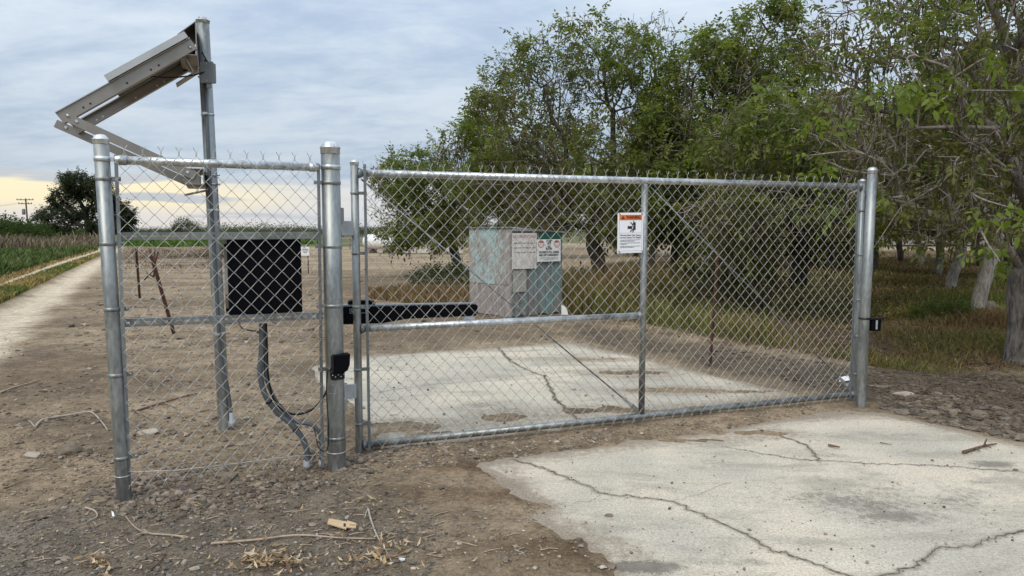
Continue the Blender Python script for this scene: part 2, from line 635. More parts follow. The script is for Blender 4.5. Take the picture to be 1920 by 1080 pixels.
def ground_z(x, y):
    """height of the bare dirt"""
    r = np.hypot(x, y)
    near = np.clip(1 - r / 30, 0, 1)
    z = 0.040 * fbm(x * 0.7, y * 0.7, 3, 5) * near + 0.036 * fbm(x * 3.1, y * 3.1, 4, 9) * near + 0.022 * fbm(x * 11, y * 11, 3, 21) * np.clip(1 - r / 12, 0, 1)
    z = z + 0.004
    do, di = poly_sd(x, y, PAD_OUT), poly_sd(x, y, PAD_IN)
    jit = 0.30 * fbm(x * 2.3, y * 2.3, 4, 31) + 0.10 * fbm(x * 9, y * 9, 3, 33)
    left = sm(-x + 1.6, 0, 1.2) * sm(4.2 - y, 0, 0.8)
    eo = do + jit * (0.15 + 1.1 * left)
    ei = di + jit * 0.55
    pad = np.maximum(sm(-eo, -0.05, 0.22), sm(-ei, -0.05, 0.22))
    bl = np.maximum(blob_sum(x, y, BLOBS_IN) * (di < 0.1), blob_sum(x, y, BLOBS_OUT) * (do < 0.1))
    cover = sm(bl + 0.9 * fbm(x * 6, y * 6, 4, 41), 0.30, 0.75)
    z = z * (1 - pad) + pad * (-0.035 + 0.048 * cover + 0.012 * fbm(x * 8, y * 8, 3, 8)) + 0.012 * sm(do, 0, 0.15) * sm(di, 0, 0.15)
    # ruts of the track sit a little lower, the grass strip a little higher
    t0, t1, t2, t3 = [line_sd(x, y, *t) for t in TRK]
    strip = sm(t2, -0.2, 0.3) * sm(-t1, -0.2, 0.3)
    z = z + 0.06 * strip - 0.03 * sm(-t0, 0, 0.5) * sm(t1, 0, 0.5)
    return z


ORCH = W([(1050, 592), (1190, 606), (1330, 634), (1480, 660), (1600, 680), (1640, 690), (1760, 700), (1900, 700), (2400, 760), (2600, 600), (2600, 470),
          (1300, 470), (1100, 500), (1060, 540)])
MUD = W([(1060, 600), (1300, 640), (1620, 688), (1900, 700), (2300, 740), (2300, 960), (1920, 830), (1740, 793), (1640, 772), (1500, 735), (1290, 690), (1080, 640)])
GRAV = W([(-60, 1000), (120, 955), (300, 950), (420, 925), (620, 900), (760, 930), (820, 985), (760, 1090), (300, 1400), (-200, 1400)])


BROWN = [((340, 482), 5.5, 4.5, (0.105, 0.078, 0.066), .9), ((270, 478), 4.0, 4.0, (0.13, 0.10, 0.08), .8), ((430, 500), 2.5, 2.5, (0.15, 0.11, 0.085), .7), ((100, 600), 1.1, .8, (0.16, .125, .095), .6),
         ((760, 600), 2.0, 1.0, (0.15, 0.11, 0.08), .6), ((800, 545), 3.5, 2.2, (0.17, 0.12, 0.08), .7), ((700, 630), 1.2, .6, (0.15, .11, .08), .5), ((60, 690), 1.0, .5, (.17, .125, .09), .6), ((150, 800), .8, .25, (.15, .12, .09), .6),
         ((300, 720), .9, .5, (.185, .145, .105), .5), ((120, 740), .6, .35, (.135, .105, .08), .7), ((100, 790), .5, .12, (.12, .095, .075), .7)]


def ground_col(x, y):
    n1 = fbm(x * 0.9, y * 0.9, 4, 51)
    n2 = fbm(x * 4, y * 4, 4, 57)
    c = np.empty(x.shape + (3,))
    dirt = np.array([0.245, 0.192, 0.138])
    c[:] = dirt

    def lay(w, col):
        nonlocal c
        c = c * (1 - w[..., None]) + np.array(col) * w[..., None]
    lay(sm(n1, -0.05, 0.22) * 0.55, (0.315, 0.245, 0.178))
    lay(sm(-n1, 0.0, 0.16) * 0.75, (0.165, 0.128, 0.095))
    lay(sm(-n2, 0.06, 0.22) * 0.55, (0.135, 0.105, 0.080))
    lay(sm(n2, 0.08, 0.25) * 0.35, (0.34, 0.275, 0.205))
    # pale field beyond
    far = sm(y, 16, 32) * sm(x + 22, 0, 6)
    lay(far * 0.8, (0.36, 0.285, 0.205))
    lay(sm(fbm(x * .25, y * .5, 3, 77), 0.02, 0.2) * sm(y, 11, 18) * 0.6, (0.19, 0.15, 0.105))
    stk = fbm(x * .35 + y * .1, y * 1.5 - x * .15, 4, 91)
    lay(sm(stk, .02, .16) * sm(y, 4.5, 7) * .55, (0.33, 0.262, 0.19))
    lay(sm(-stk, .02, .16) * sm(y, 4.5, 7) * .6, (0.155, 0.12, 0.085))
    for (p, rx, ry, cc, w_) in BROWN:
        g = G(*p)
        lay(np.exp(-(((x - g[0]) / rx) ** 2 + ((y - g[1]) / ry) ** 2)) * w_ * sm(n2 + n1, -.25, .1), cc)
    gr = sm(-poly_sd(x, y, GRAV) + 0.9 * n2 + 0.6 * n1, -0.25, 0.35)
    lay(gr * 0.65, (0.140, 0.123, 0.105))
    lay(gr * sm(n2, 0.0, 0.2) * 0.5, (0.095, 0.082, 0.070))
    lay(sm(-x - 1.7, 0, 0.8) * sm(3.9 - y, 0, 0.6) * 0.5, (0.20, 0.178, 0.155))
    # reddish damp dirt next to the slab
    for (p, rx, ry) in [((940, 930), 0.5, 0.13), ((1060, 1040), 0.3, 0.25), ((870, 880), 0.4, 0.1)]:
        g = G(*p)
        lay(np.exp(-(((x - g[0]) / rx) ** 2 + ((y - g[1]) / ry) ** 2)) * 0.7, (0.135, 0.088, 0.055))
    t0, t1, t2, t3 = [line_sd(x, y, *t) for t in TRK]
    j = 0.7 * fbm(x * 1.3, y * 1.3, 4, 61)
    rut1 = sm(-t0 + j * .7, -0.35, 0.15) * sm(t1 + j, -0.15, 0.35)
    rut2 = sm(-t2 + j, -0.15, 0.35) * sm(t3 + j, -0.15, 0.35)
    strip = sm(-t1 + j, -0.15, 0.35) * sm(t2 + j, -0.15, 0.35)
    lay(rut1 * 0.95, (0.56, 0.485, 0.395))
    lay(rut2 * 0.9, (0.52, 0.445, 0.36))
    lay(strip, (0.22, 0.165, 0.085))
    lay(sm(-t3 + j, -0.2, 0.5), (0.085, 0.09, 0.035))
    lay(sm(y, 58, 66) * sm(-x, -2, 8) * sm(-(-t3), -1, 1) * 0.9, (0.07, 0.10, 0.03))
    lay(sm(y, 74, 82), (0.12, 0.12, 0.06))
    md = sm(-poly_sd(x, y, MUD) + 0.8 * n1 + 0.3 * n2, -0.1, 0.5)
    lay(md * 0.9, (0.135, 0.110, 0.084))
    lay(md * sm(n2, -0.1, 0.15) * 0.8, (0.085, 0.070, 0.054))
    orc = sm(-poly_sd(x, y, ORCH) + 0.6 * n1, -0.1, 0.6)
    lay(orc, (0.115, 0.080, 0.050))
    lay(orc * sm(n1, 0.0, 0.2) * 0.7, (0.19, 0.125, 0.065))
    lay(orc * sm(n2, 0.05, 0.2) * 0.5, (0.07, 0.052, 0.036))
    return np.clip(c * np.array([1.13, 1.10, 1.02]) * (1 + 0.30 * n2[..., None]), 0.01, 1)


def polar(ang, rad):
    A, R = np.meshgrid(ang, rad)
    return (R * np.sin(A)), (R * np.cos(A))


def grid_faces(nr, na, keep=None):
    i = np.arange(nr * na).reshape(nr, na)
    f = np.stack([i[:-1, :-1], i[:-1, 1:], i[1:, 1:], i[1:, :-1]], -1).reshape(-1, 4)
    f = f[:, ::-1]
    if keep is not None:
        f = f[keep.ravel()[f].any(1)]
    return f


ang = np.radians(np.concatenate([np.linspace(-180, -46, 34)[:-1], np.linspace(-46, 46, 480), np.linspace(46, 180, 34)[1:]]))
rad = np.concatenate([[0.01, 0.5, 0.9], 1.25 * 1.0105 ** np.arange(0, 640)])
rad = rad[rad < 1500]
gx, gy = polar(ang, rad)
gz = ground_z(gx, gy)
gc = ground_col(gx, gy)
m, bb = new_mat('dirt_ground')
co = bb.n('ShaderNodeTexCoord').outputs['Object']
at = bb.n('ShaderNodeAttribute', attribute_name='Col').outputs[0]
f1 = bb.noise(38, 6, 0.72, co)
f2 = bb.noise(7, 5, 0.65, co)
f3 = bb.noise(160, 3, 0.7, co)
vor = bb.n('ShaderNodeTexVoronoi', feature='F1')
bb.put(vor.inputs['Vector'], co)
vor.inputs['Scale'].default_value = 55
peb = bb.sstep(vor.outputs['Distance'], 0.10, 0.30, 1, 0)
sel = bb.m('GREATER_THAN', bb.n('ShaderNodeSeparateColor', i_0=vor.outputs['Color']).outputs[0], 0.72)
peb = bb.m('MULTIPLY', peb, sel)
fm = bb.m('ADD', bb.m('MULTIPLY', f1, 0.5), bb.m('ADD', bb.m('MULTIPLY', f2, 0.35), bb.m('MULTIPLY', f3, 0.25)))
fm = bb.m('SUBTRACT', fm, 0.05)
c = bb.mix(1.0, at, bb.mix(bb.sstep(fm, 0.34, 0.66), (0.45, 0.43, 0.41), (1.42, 1.40, 1.36)), 'MULTIPLY')
c = bb.mix(bb.m('MULTIPLY', peb, 0.45), c, bb.mix(1.0, c, (1.7, 1.7, 1.72), 'MULTIPLY'))
hgt = bb.m('ADD', fm, bb.m('MULTIPLY', peb, 0.35))
finish(m, bb, c, 0.95, 0, hgt, 0.9, 0.035, 0.15)
M['ground'] = m
me = np_mesh('ground', np.stack([gx, gy, gz], -1).reshape(-1, 3), grid_faces(*gx.shape), gc.reshape(-1, 3), True)
tag(link('ground', me, M['ground']), kind='structure')


# ------------------------------------------------------------------ concrete slabs
def crack_paths(lists):
    out = []
    for pts, wd in lists:
        w = [G(*p)[:2] for p in pts]
        path = []
        for i in range(len(w) - 1):
            L = np.hypot(*(w[i + 1] - w[i]))
            n = max(2, int(L / 0.03))
            for k in range(n):
                t = k / n
                q = w[i] * (1 - t) + w[i + 1] * t
                path.append(q + (rng.normal(0, 0.011, 2) if 0 < t else 0))
        path.append(w[-1])
        out.append((np.array(path), wd))
    return out


CR_OUT = crack_paths([
    ([(960, 862), (1000, 872), (1040, 885), (1100, 910), (1125, 925), (1190, 932), (1262, 940), (1330, 972), (1380, 993), (1440, 1026), (1500, 1048), (1600, 1082), (1700, 1120)], 0.011),
    ([(1262, 940), (1300, 930), (1370, 903)], 0.004),
    ([(1360, 838), (1440, 852), (1500, 862), (1600, 868), (1740, 872), (1830, 878), (1920, 886), (2050, 897)], 0.007),
    ([(1425, 806), (1470, 820), (1510, 834), (1530, 852), (1535, 866)], 0.010),
    ([(1630, 1100), (1660, 1078), (1720, 1060), (1755, 1030), (1830, 1022), (1870, 1005), (1920, 995), (2000, 985)], 0.011),
    ([(1060, 945), (1110, 938), (1190, 932)], 0.003)])
CR_IN = crack_paths([
    ([(935, 652), (955, 675), (980, 690), (1020, 705), (1035, 735), (1045, 752), (1070, 776), (1100, 795)], 0.020),
    ([(700, 737), (800, 722), (900, 715), (1020, 709), (1150, 698), (1260, 690)], 0.007)])


def crack_mask(x, y, paths):
    """how close the surface is to a crack (dust gathers there)"""
    msk = np.zeros(x.shape)
    for path, wd in paths:
        lo, hi = path.min(0) - 0.2, path.max(0) + 0.2
        s = (x > lo[0]) & (x < hi[0]) & (y > lo[1]) & (y < hi[1])
        if not s.any():
            continue
        xs, ys = x[s], y[s]
        dd = np.full(xs.shape, 1e9)
        for i in range(len(path) - 1):
            dd = np.minimum(dd, seg_dist(xs, ys, path[i], path[i + 1]))
        msk[s] = np.maximum(msk[s], np.exp(-(dd / .035) ** 2) * min(1, wd / .009))
    return msk


def crack_ribbon(paths, parent):
    """the dirt packed into each crack: a ragged strip flush with the slab"""
    for path, wd in paths:
        P = [path[0]]
        for q in range(len(path) - 1):
            for t in (1 / 3, 2 / 3, 1):
                P.append(path[q] * (1 - t) + path[q + 1] * t + rng.normal(0, .0035, 2))
        P = np.array(P)
        T = np.gradient(P, axis=0)
        T /= np.linalg.norm(T, axis=1, keepdims=True) + 1e-9
        Nn = np.stack([-T[:, 1], T[:, 0]], 1)
        env = np.clip(fbm(P[:, 0] * 2.2, P[:, 1] * 2.2, 3, 88) + .5, .12, 1) * np.minimum(1, np.minimum(np.arange(len(P)), np.arange(len(P))[::-1]) / 6 + .15)
        wl = .58 * wd * (.15 + 1.0 * env) * np.clip(rng.lognormal(-.3, .5, len(P)), .3, 2.2)
        wr = .58 * wd * (.15 + 1.0 * env) * np.clip(rng.lognormal(-.3, .5, len(P)), .3, 2.2)
        L, R = P + Nn * wl[:, None], P - Nn * wr[:, None]
        z = np.full((len(P), 1), .0035)
        V = np.concatenate([np.hstack([L, z]), np.hstack([R, z])])
        k = np.arange(len(P) - 1)
        Fq = np.stack([k + len(P), k + 1 + len(P), k + 1, k], 1)
        link('crack', np_mesh('crack', V, Fq), M['crack'], parent)


M['crack'] = simple('crack_dirt', (0.135, 0.108, 0.080), 0.95, 0, .4, 30, .2)
m, bb = new_mat('old_concrete')
co = bb.n('ShaderNodeTexCoord').outputs['Object']
sc_ = bb.n('ShaderNodeSeparateColor', i_0=bb.n('ShaderNodeAttribute', attribute_name='Col').outputs[0])
dirtw, stain, crk = sc_.outputs[0], sc_.outputs[1], sc_.outputs[2]
n_l = bb.noise(1.1, 5, 0.6, co, 0.3)
n_m = bb.noise(6, 6, 0.68, co)
n_f = bb.noise(70, 4, 0.7, co)
n_s = bb.noise(120, 3, 0.65, co)
n_b = bb.noise(2.6, 6, 0.7, bb.mapping(co, (0.5, 1.3, 1), (4, 2, 0)), 0.5)
n_g = bb.noise(22, 5, 0.75, co)
base = bb.mix(bb.sstep(n_l, 0.34, 0.66), (0.46, 0.42, 0.345), (0.60, 0.525, 0.41))
base = bb.mix(bb.sstep(n_b, 0.48, 0.66, 0, 0.75), base, (0.34, 0.305, 0.25))
base = bb.mix(bb.sstep(n_b, 0.30, 0.44, 0.55, 0), base, (0.63, 0.58, 0.48))
base = bb.mix(bb.sstep(n_m, 0.52, 0.72, 0, 0.35), base, (0.34, 0.30, 0.25))
base = bb.mix(1.0, base, bb.mix(bb.sstep(n_f, 0.3, 0.7), (0.74, 0.73, 0.72), (1.2, 1.2, 1.2)), 'MULTIPLY')
spk = bb.m('MULTIPLY', bb.sstep(n_s, 0.54, 0.66, 0, 0.8), bb.sstep(n_g, 0.42, 0.62, 0.2, 1))
base = bb.mix(spk, base, (0.20, 0.175, 0.145))
hf = bb.m('ADD', bb.m('MULTIPLY', n_g, .45), bb.m('ADD', bb.m('MULTIPLY', n_f, .35), bb.m('MULTIPLY', n_s, .35)))
dth = bb.sstep(bb.m('ADD', dirtw, bb.m('MULTIPLY_ADD', hf, 2.6, -1.62)), 0.30, 0.72)
base = bb.mix(bb.m('MULTIPLY', dth, 0.8), base, bb.mix(bb.sstep(n_f, .35, .65), (0.15, 0.115, 0.082), (0.30, 0.24, 0.175)))
sth = bb.sstep(bb.m('ADD', stain, bb.m('MULTIPLY_ADD', hf, 3.6, -2.1)), 0.30, 0.80)
base = bb.mix(bb.m('MULTIPLY', sth, 0.72), base, (0.13, 0.115, 0.095))
base = bb.mix(bb.m('MULTIPLY', bb.sstep(bb.m('ADD', crk, bb.m('MULTIPLY_ADD', hf, 2.4, -1.6)), 0.25, 0.9), 0.6), base, (0.17, 0.14, 0.105))
finish(m, bb, base, 0.9, 0, bb.m('ADD', bb.m('MULTIPLY', n_f, 0.6), bb.m('MULTIPLY', n_s, 0.5)), 0.35, 0.006, 0.2)
M['concrete'] = m

ST_OUT = [((1650, 940), 0.75, 0.32, .95), ((1700, 965), 0.35, 0.12, 1.1), ((1560, 910), .5, .2, .6), ((1300, 870), .5, .2, .35), ((1150, 880), .4, .15, .3), ((1500, 820), .5, .12, .4), ((1700, 815), .4, .1, .35), ((1860, 870), 0.16, 0.07, 1.0), ((1215, 1062), 0.20, 0.06, 1.5), ((1400, 1055), 0.15, 0.07, .6),
          ((1840, 1050), 0.3, 0.12, .5), ((1770, 935), 0.5, 0.12, .5), ((1480, 900), 0.3, 0.10, .35), ((1830, 905), 0.12, 0.05, .6), ((1560, 855), 0.2, 0.06, .4)]
ST_IN = [((870, 700), 0.3, 0.1, .3), ((900, 760), 0.6, 0.3, .45), ((1110, 660), 0.3, 0.12, .35)]


def slab(name, poly, rr, aa, cracks, stains, blobs):
    an = np.radians(np.arange(aa[0], aa[1], aa[2]))
    ra = rr[0] * rr[2] ** np.arange(0, int(math.log(rr[1] / rr[0]) / math.log(rr[2])) + 1)
    x, y = polar(an, ra)
    d = poly_sd(x, y, poly)
    ck = crack_mask(x, y, cracks)
    z = 0.0015 * fbm(x * 5, y * 5, 3, 3) - 0.06 * sm(d, 0.10, 0.22)
    edge = sm(d, -0.45, 0.03) * 0.85
    left = sm(-x + 1.9, 0, 1.2) * sm(4.3 - y, 0, 0.8)
    edge = np.maximum(edge * 0.62, edge * left) + .35 * sm(d, -1.3, 0) * np.clip(fbm(x * 1.6, y * 1.6, 4, 151) * 2.2 + .35, 0, 1)
    dirt = np.maximum(edge, 0.9 * blob_sum(x, y, [(p, a_ * 1.5, b_ * 2.0) for p, a_, b_ in blobs]))
    dirt = dirt + 0.9 * np.clip(fbm(x * 0.8, y * 1.4, 4, 99) + 0.02, 0, 1)
    dirt = np.minimum(dirt, .66) + .45 * sm(d, -.10, .04)
    st = np.zeros(x.shape)
    for (p, rx, ry, s) in stains:
        g = G(*p)
        st = np.maximum(st, s * np.exp(-(((x - g[0]) / rx) ** 2 + ((y - g[1]) / ry) ** 2)))
    st = st * (.95 + 2.0 * fbm(x * 2.2, y * 3.4, 4, 141))
    me = np_mesh(name, np.stack([x, y, z], -1).reshape(-1, 3), grid_faces(*x.shape, keep=(d < 0.2)),
                 np.stack([dirt, st, ck], -1).reshape(-1, 3), True)
    so = tag(link(name, me, M['concrete']), kind='structure')
    crack_ribbon(cracks, so)
    return so


slab('concrete_slab', PAD_OUT, (2.4, 7.2, 1.0042), (-8, 44, 0.095), CR_OUT, ST_OUT, BLOBS_OUT)
slab('concrete_slab', PAD_IN, (4.8, 10.2, 1.0042), (-20, 26, 0.11), CR_IN, ST_IN, BLOBS_IN)


def gz1(x, y):
    """height to stand a small thing on"""
    x, y = np.array([float(x)]), np.array([float(y)])
    z = ground_z(x, y)[0]
    if poly_sd(x, y, PAD_OUT)[0] < 0.05 or poly_sd(x, y, PAD_IN)[0] < 0.05:
        z = max(z, 0.0)
    return z

# ================================================================== FENCE, GATE AND FITTINGS
UPV = np.array([0, 0, 1.0])


def chain_mesh(a, u, n, width, z0, z1, parent, cw=0.088, chh=0.093, r=0.0017, barbs=True, bottom=True):
    """woven zig-zag wires: one strand per half diamond, hooked into its neighbours"""
    ns = int(round(width / (cw / 2)))
    cw = width / ns * 2
    rows = int(round((z1 - z0) / (chh / 2)))
    hh = (z1 - z0) / rows
    V, Fq, off = [], [], 0
    K = 5
    for i in range(ns):
        pts = []
        for j in range(rows + 1):
            side = (i + j) % 2
            x = (i + side) * cw / 2
            z = z0 + j * hh
            s = 1 if side else -1
            e = 0.0028
            # little flat hook where the wire turns round its neighbour
            pts.append((x + s * e * 0.2 - s * 0.006, z - 0.0045, 0.0035 * s))
            pts.append((x + s * e, z, 0.0))
            pts.append((x + s * e * 0.2 - s * 0.006, z + 0.0045, -0.0035 * s))
        if pts[0][1] < z0:
            pts = pts[1:]
        pts = pts[:-1]
        top = pts[-1]
        s = 1 if (i + rows) % 2 else -1
        # twisted end above the last knot
        if barbs:
            pts += [(top[0] - s * 0.001, z1 + 0.018, 0.003 * s), (top[0] + s * 0.003, z1 + 0.029, -0.003 * s), (top[0] + s * 0.012, z1 + 0.044, 0.004 * s)]
        if bottom:
            b0 = pts[0]
            s2 = 1 if i % 2 else -1
            pts = [(b0[0] + s2 * 0.013, z0 - 0.028, 0.003), (b0[0] + s2 * 0.002, z0 - 0.012, -0.002)] + pts
        P = np.array([a + u * p[0] + UPV * p[1] + n * (p[2] + rng.normal(0, 0.0006)) for p in pts])
        T = np.gradient(P, axis=0)
        T /= np.linalg.norm(T, axis=1, keepdims=True)
        E1 = np.cross(T, n)
        E1 /= np.linalg.norm(E1, axis=1, keepdims=True)
        E2 = np.cross(T, E1)
        an = 2 * np.pi * np.arange(K) / K
        ringv = P[:, None, :] + r * (np.cos(an)[None, :, None] * E1[:, None, :] + np.sin(an)[None, :, None] * E2[:, None, :])
        V.append(ringv.reshape(-1, 3))
        idx = np.arange(len(P) * K).reshape(len(P), K) + off
        q = np.stack([idx[:-1], np.roll(idx[:-1], -1, 1), np.roll(idx[1:], -1, 1), idx[1:]], -1).reshape(-1, 4)
        Fq.append(q)
        off += len(P) * K
    me = np_mesh('chain_link_mesh', np.concatenate(V) - ORIG[parent], np.concatenate(Fq), None, True)
    o = link('chain_link_mesh', me, M['wire'], parent)
    return tag(o, kind='stuff')


def post(parent, base, top, r, mat, name='post', cap='dome'):
    mb = MB()
    mb.tube([base - np.array([0, 0, 0.12]), base, base * 0.5 + top * 0.5, top], r, 24)
    p = mb.build(name, mat, parent)
    c = MB()
    if cap == 'dome':
        c.lathe(top - np.array([0, 0, r * 0.62]), [(r + .001, 0), (r + .0025, .002), (r + .0025, r * 0.55), (r + .0048, r * 0.60), (r + .0048, r * 0.72), (r * 0.98, r * 0.82),
                                                (r * 0.88, r * 1.05), (r * 0.66, r * 1.25), (r * 0.36, r * 1.37), (0.001, r * 1.42)], 28)
    else:
        c.lathe(top - np.array([0, 0, r * 0.35]), [(r + .001, 0), (r + .003, .002), (r + .003, r * 0.35), (r + .006, r * 0.4), (r + .006, r * 0.5), (r * 0.72, r * 0.62),
                                                (r * 0.68, r * 0.95), (r * 0.45, r * 1.12), (0.001, r * 1.16)], 28)
    c.build('post_cap', M['cap'], p)
    return p


def band(parent, c, r, u, reach, h=0.022, bolt=True, mat=None):
    """strap round a post with two ears and a carriage bolt towards direction u"""
    mb = MB()
    mb.ring(c, r + 0.0003, r + 0.0028, h, 24)
    n = np.cross(UPV, u)
    mb.box(c + u * (r + reach / 2) - n * 0.004, (reach, 0.004, h), u, n, UPV)
    mb.box(c + u * (r + reach / 2) + n * 0.012, (reach, 0.004, h), u, n, UPV)
    if bolt:
        mb.lathe(c + u * (r + reach - 0.010) - n * 0.006, [(0.009, 0), (0.0085, 0.003), (0.005, 0.006), (0.001, 0.007)], 12, -n)
    return mb.build('tension_band', mat or M['galv'], parent)


# ------------------------------------------------------------------ short fence panel
LP = G(227, 947) + np.array([0, 0.035, 0])
CP = G(628, 890) + np.array([0, 0.055, 0])
LPT = Y(189, 262, LP[1])
CPT = Y(619, 278, CP[1])
LP[2] = CP[2] = 0
fu = unit((CP - LP) * [1, 1, 0])
fn = np.array([-fu[1], fu[0], 0])
fence = thing('chain_link_fence', (LP + CP) / 2, 'short chain link fence panel between two galvanised posts left of the gate', 'fence')
RL, RC = 0.0375, 0.056
pl_ = post(fence, LP, LPT, RL, M['galv'])
pc_ = post(fence, CP, CPT, RC, M['galv'])


def on_post(px, py, base, top):
    """point on a post's axis at the height where the photo shows py"""
    z = Y(px, py, base[1])[2]
    t = (z - base[2]) / (top[2] - base[2])
    return base + (top - base) * t


for (x, y) in [(195, 335), (203, 457), (209, 580), (216, 703), (224, 858)]:
    band(pl_, on_post(x, y, LP, LPT), RL, fu, 0.045)
MB().ring(on_post(192, 298, LP, LPT), RL, RL + .0035, .026).box(on_post(192, 298, LP, LPT) + fu * (RL + .016), (.035, .02, .02), fu, fn).build('rail_band', M['galv_bright'], pl_)
MB().ring(on_post(226, 891, LP, LPT), RL, RL + .004, .006).build('wire_tie', M['wire'], pl_)
for (x, y) in [(620, 343), (622, 462), (624, 573), (626, 690), (628, 820)]:
    band(pc_, on_post(x, y, CP, CPT), RC, -fu, 0.045)
MB().ring(on_post(619, 314, CP, CPT), RC, RC + .0035, .026).box(on_post(619, 314, CP, CPT) - fu * (RC + .014), (.03, .02, .02), fu, fn).build('rail_band', M['galv_bright'], pc_)
MB().ring(on_post(629, 846, CP, CPT), RC, RC + .004, .006).build('wire_tie', M['wire'], pc_)
for (yy_, s) in [(560, 1), (735, 1)]:
    MB().ring(on_post(625, yy_, CP, CPT), RC, RC + .0012, .004).build('weld_seam', M['galv_dull'], pc_)

pp = lambda x, y, off=0.0: PL(x, y, LP, CP, off)
ra, rb = pp(217, 300), pp(596, 314)
zr = (ra[2] + rb[2]) / 2
ra[2] = rb[2] = zr
ra = ra + fn * 0
rl = MB().tube([ra, rb], 0.0235, 20).build('top_rail', M['galv_bright'], fence)  # paler zinc paints in the sky highlight along the rail
for q_, s_ in ((ra, 1), (rb, -1)):
    MB().lathe(q_ - fu * 0.005 * s_, [(.024, 0), (.027, .002), (.027, .055), (.0245, .057)], 20, fu * s_).build('rail_end_cup', M['galv_bright'], rl)
t1a, t1b = pp(217, 290, -0.012), pp(243, 905, -0.012)
t2a, t2b = pp(597, 308, -0.012), pp(605, 876, -0.012)
for a_, c_ in ((t1a, t1b), (t2a, t2b)):
    MB().hexa([c_ - fu * .009 - fn * .003, c_ + fu * .009 - fn * .003, c_ + fu * .009 + fn * .003, c_ - fu * .009 + fn * .003,
               a_ - fu * .009 - fn * .003, a_ + fu * .009 - fn * .003, a_ + fu * .009 + fn * .003, a_ - fu * .009 + fn * .003]).build('tension_bar', M['galv_dull'], fence)
m0 = (t1a + t1b) / 2
m1 = (t2a + t2b) / 2
a0 = np.array([m0[0], m0[1], 0]) - fn * 0.026 + fn * 0.012
wdt = np.linalg.norm((m1 - m0)[:2])
chain_mesh(a0, fu, fn, wdt, 0.10, zr + 0.035, fence)
MB().tube([pp(228, 885, -0.02), pp(330, 882, -0.02), pp(450, 868, -0.02), pp(540, 856, -0.02), pp(604, 852, -0.02)], 0.0025, 6).build('tension_wire', M['wire'], fence)
for k in range(4):
    q = ra + (rb - ra) * (0.16 + 0.22 * k + 0.03 * (k % 2))
    pts = [q + fn * 0.0255 * math.sin(t) + UPV * 0.0255 * math.cos(t) + fu * 0.004 * t for t in np.linspace(-1.4, 4.0, 12)]
    MB().tube(pts, 0.002, 5).build('wire_tie', M['wire'], rl)

# perforated strut channels behind the mesh
for (xa, ya, xb, yb, nm) in [(222, 443, 602, 441, 0), (228, 606, 606, 592, 1)]:
    a_, c_ = pp(xa, ya, 0.05), pp(xb, yb, 0.05)
    du = unit(c_ - a_)
    L = np.linalg.norm(c_ - a_)
    wv = np.cross(du, fn)
    wv = wv if wv[2] > 0 else -wv
    mb = MB()
    hh = 0.0205
    mid = (a_ + c_) / 2
    # web cut by slots: two rails and bridges
    mb.box(mid + wv * (hh - .007), (L, .003, .014), du, fn, wv)
    mb.box(mid - wv * (hh - .007), (L, .003, .014), du, fn, wv)
    pitch = 0.0508
    ks = int(L / pitch)
    sl = 0.030
    for k in range(ks + 1):
        c0 = -L / 2 + (k + .5) * pitch - pitch / 2
        bw = pitch - sl
        if c0 + bw / 2 < L / 2:
            mb.box(a_ + du * max(bw / 2, c0 + L / 2), (bw, .003, 0.0134), du, fn, wv)
    mb.box(mid + wv * hh + fn * .010, (L, .022, .003), du, fn, wv)
    mb.box(mid - wv * hh + fn * .010, (L, .022, .003), du, fn, wv)
    so = mb.build('strut_channel', M['galv_dull'], fence)

# ------------------------------------------------------------------ control box behind the panel
BO = 0.085
q00, q10, q11, q01 = pp(430, 590, BO), pp(568, 588, BO), pp(567, 449, BO), pp(424, 447, BO)
bw_ = np.linalg.norm((q10 - q00)[:2])
cb = (q00 + q10 + q11 + q01) / 4
bh_ = (q01[2] + q11[2]) / 2 - (q00[2] + q10[2]) / 2
box = thing('control_box', (cb[0], cb[1], cb[2] - bh_ / 2), 'black square control box mounted behind the short fence panel', 'control box')
fh = fu
bevel(MB().box(cb + fn * 0.065, (bw_, 0.10, bh_), fh, fn, UPV).build('enclosure', M['black'], box), 0.006)
bevel(MB().box(cb + fn * 0.004, (bw_ * 0.985, 0.018, bh_ * 0.985), fh, fn, UPV).build('door', M['black'], box), 0.005)
lat = cb - fh * (bw_ / 2 + 0.010) + fn * 0.03
MB().box(lat, (0.016, 0.012, bh_ * 0.96), fh, fn, UPV).build('side_flange', simple('bronze_flange', (0.16, 0.145, 0.125), 0.5, 0.3), box)
MB().box(lat - fn * .010 - UPV * .02, (0.017, 0.006, 0.16), fh, fn, UPV).build('hinge_label', M['pvc'], box)
for s in (-1, 1):
    MB().lathe(lat - fn * .01 + UPV * s * bh_ * .42, [(.009, 0), (.009, .012), (.004, .014)], 10, -fn).build('latch_knob', M['black'], box)
MB().lathe(cb - UPV * (bh_ / 2 + .03) + fn * .05 + fh * .005, [(.026, 0), (.026, .008), (.021, .010), (.021, .032)], 16).build('conduit_hub', M['pvc'], box)
MB().lathe(cb - UPV * (bh_ / 2 + .018) + fn * .05 - fh * .135, [(.012, 0), (.014, .004), (.014, .02)], 12).build('cable_gland', M['black'], box)


def curve_pts(ctrl, n=40):
    """Catmull-Rom through the control points"""
    P = [np.asarray(c, float) for c in ctrl]
    P = [2 * P[0] - P[1]] + P + [2 * P[-1] - P[-2]]
    out = []
    for i in range(1, len(P) - 2):
        for k in range(n // (len(P) - 3) + 1):
            t = k / (n // (len(P) - 3) + 1)
            a, b_, c, d = P[i - 1:i + 3]
            out.append(0.5 * (2 * b_ + (c - a) * t + (2 * a - 5 * b_ + 4 * c - d) * t * t + (3 * b_ - a - 3 * c + d) * t ** 3))
    out.append(P[-2])
    return out


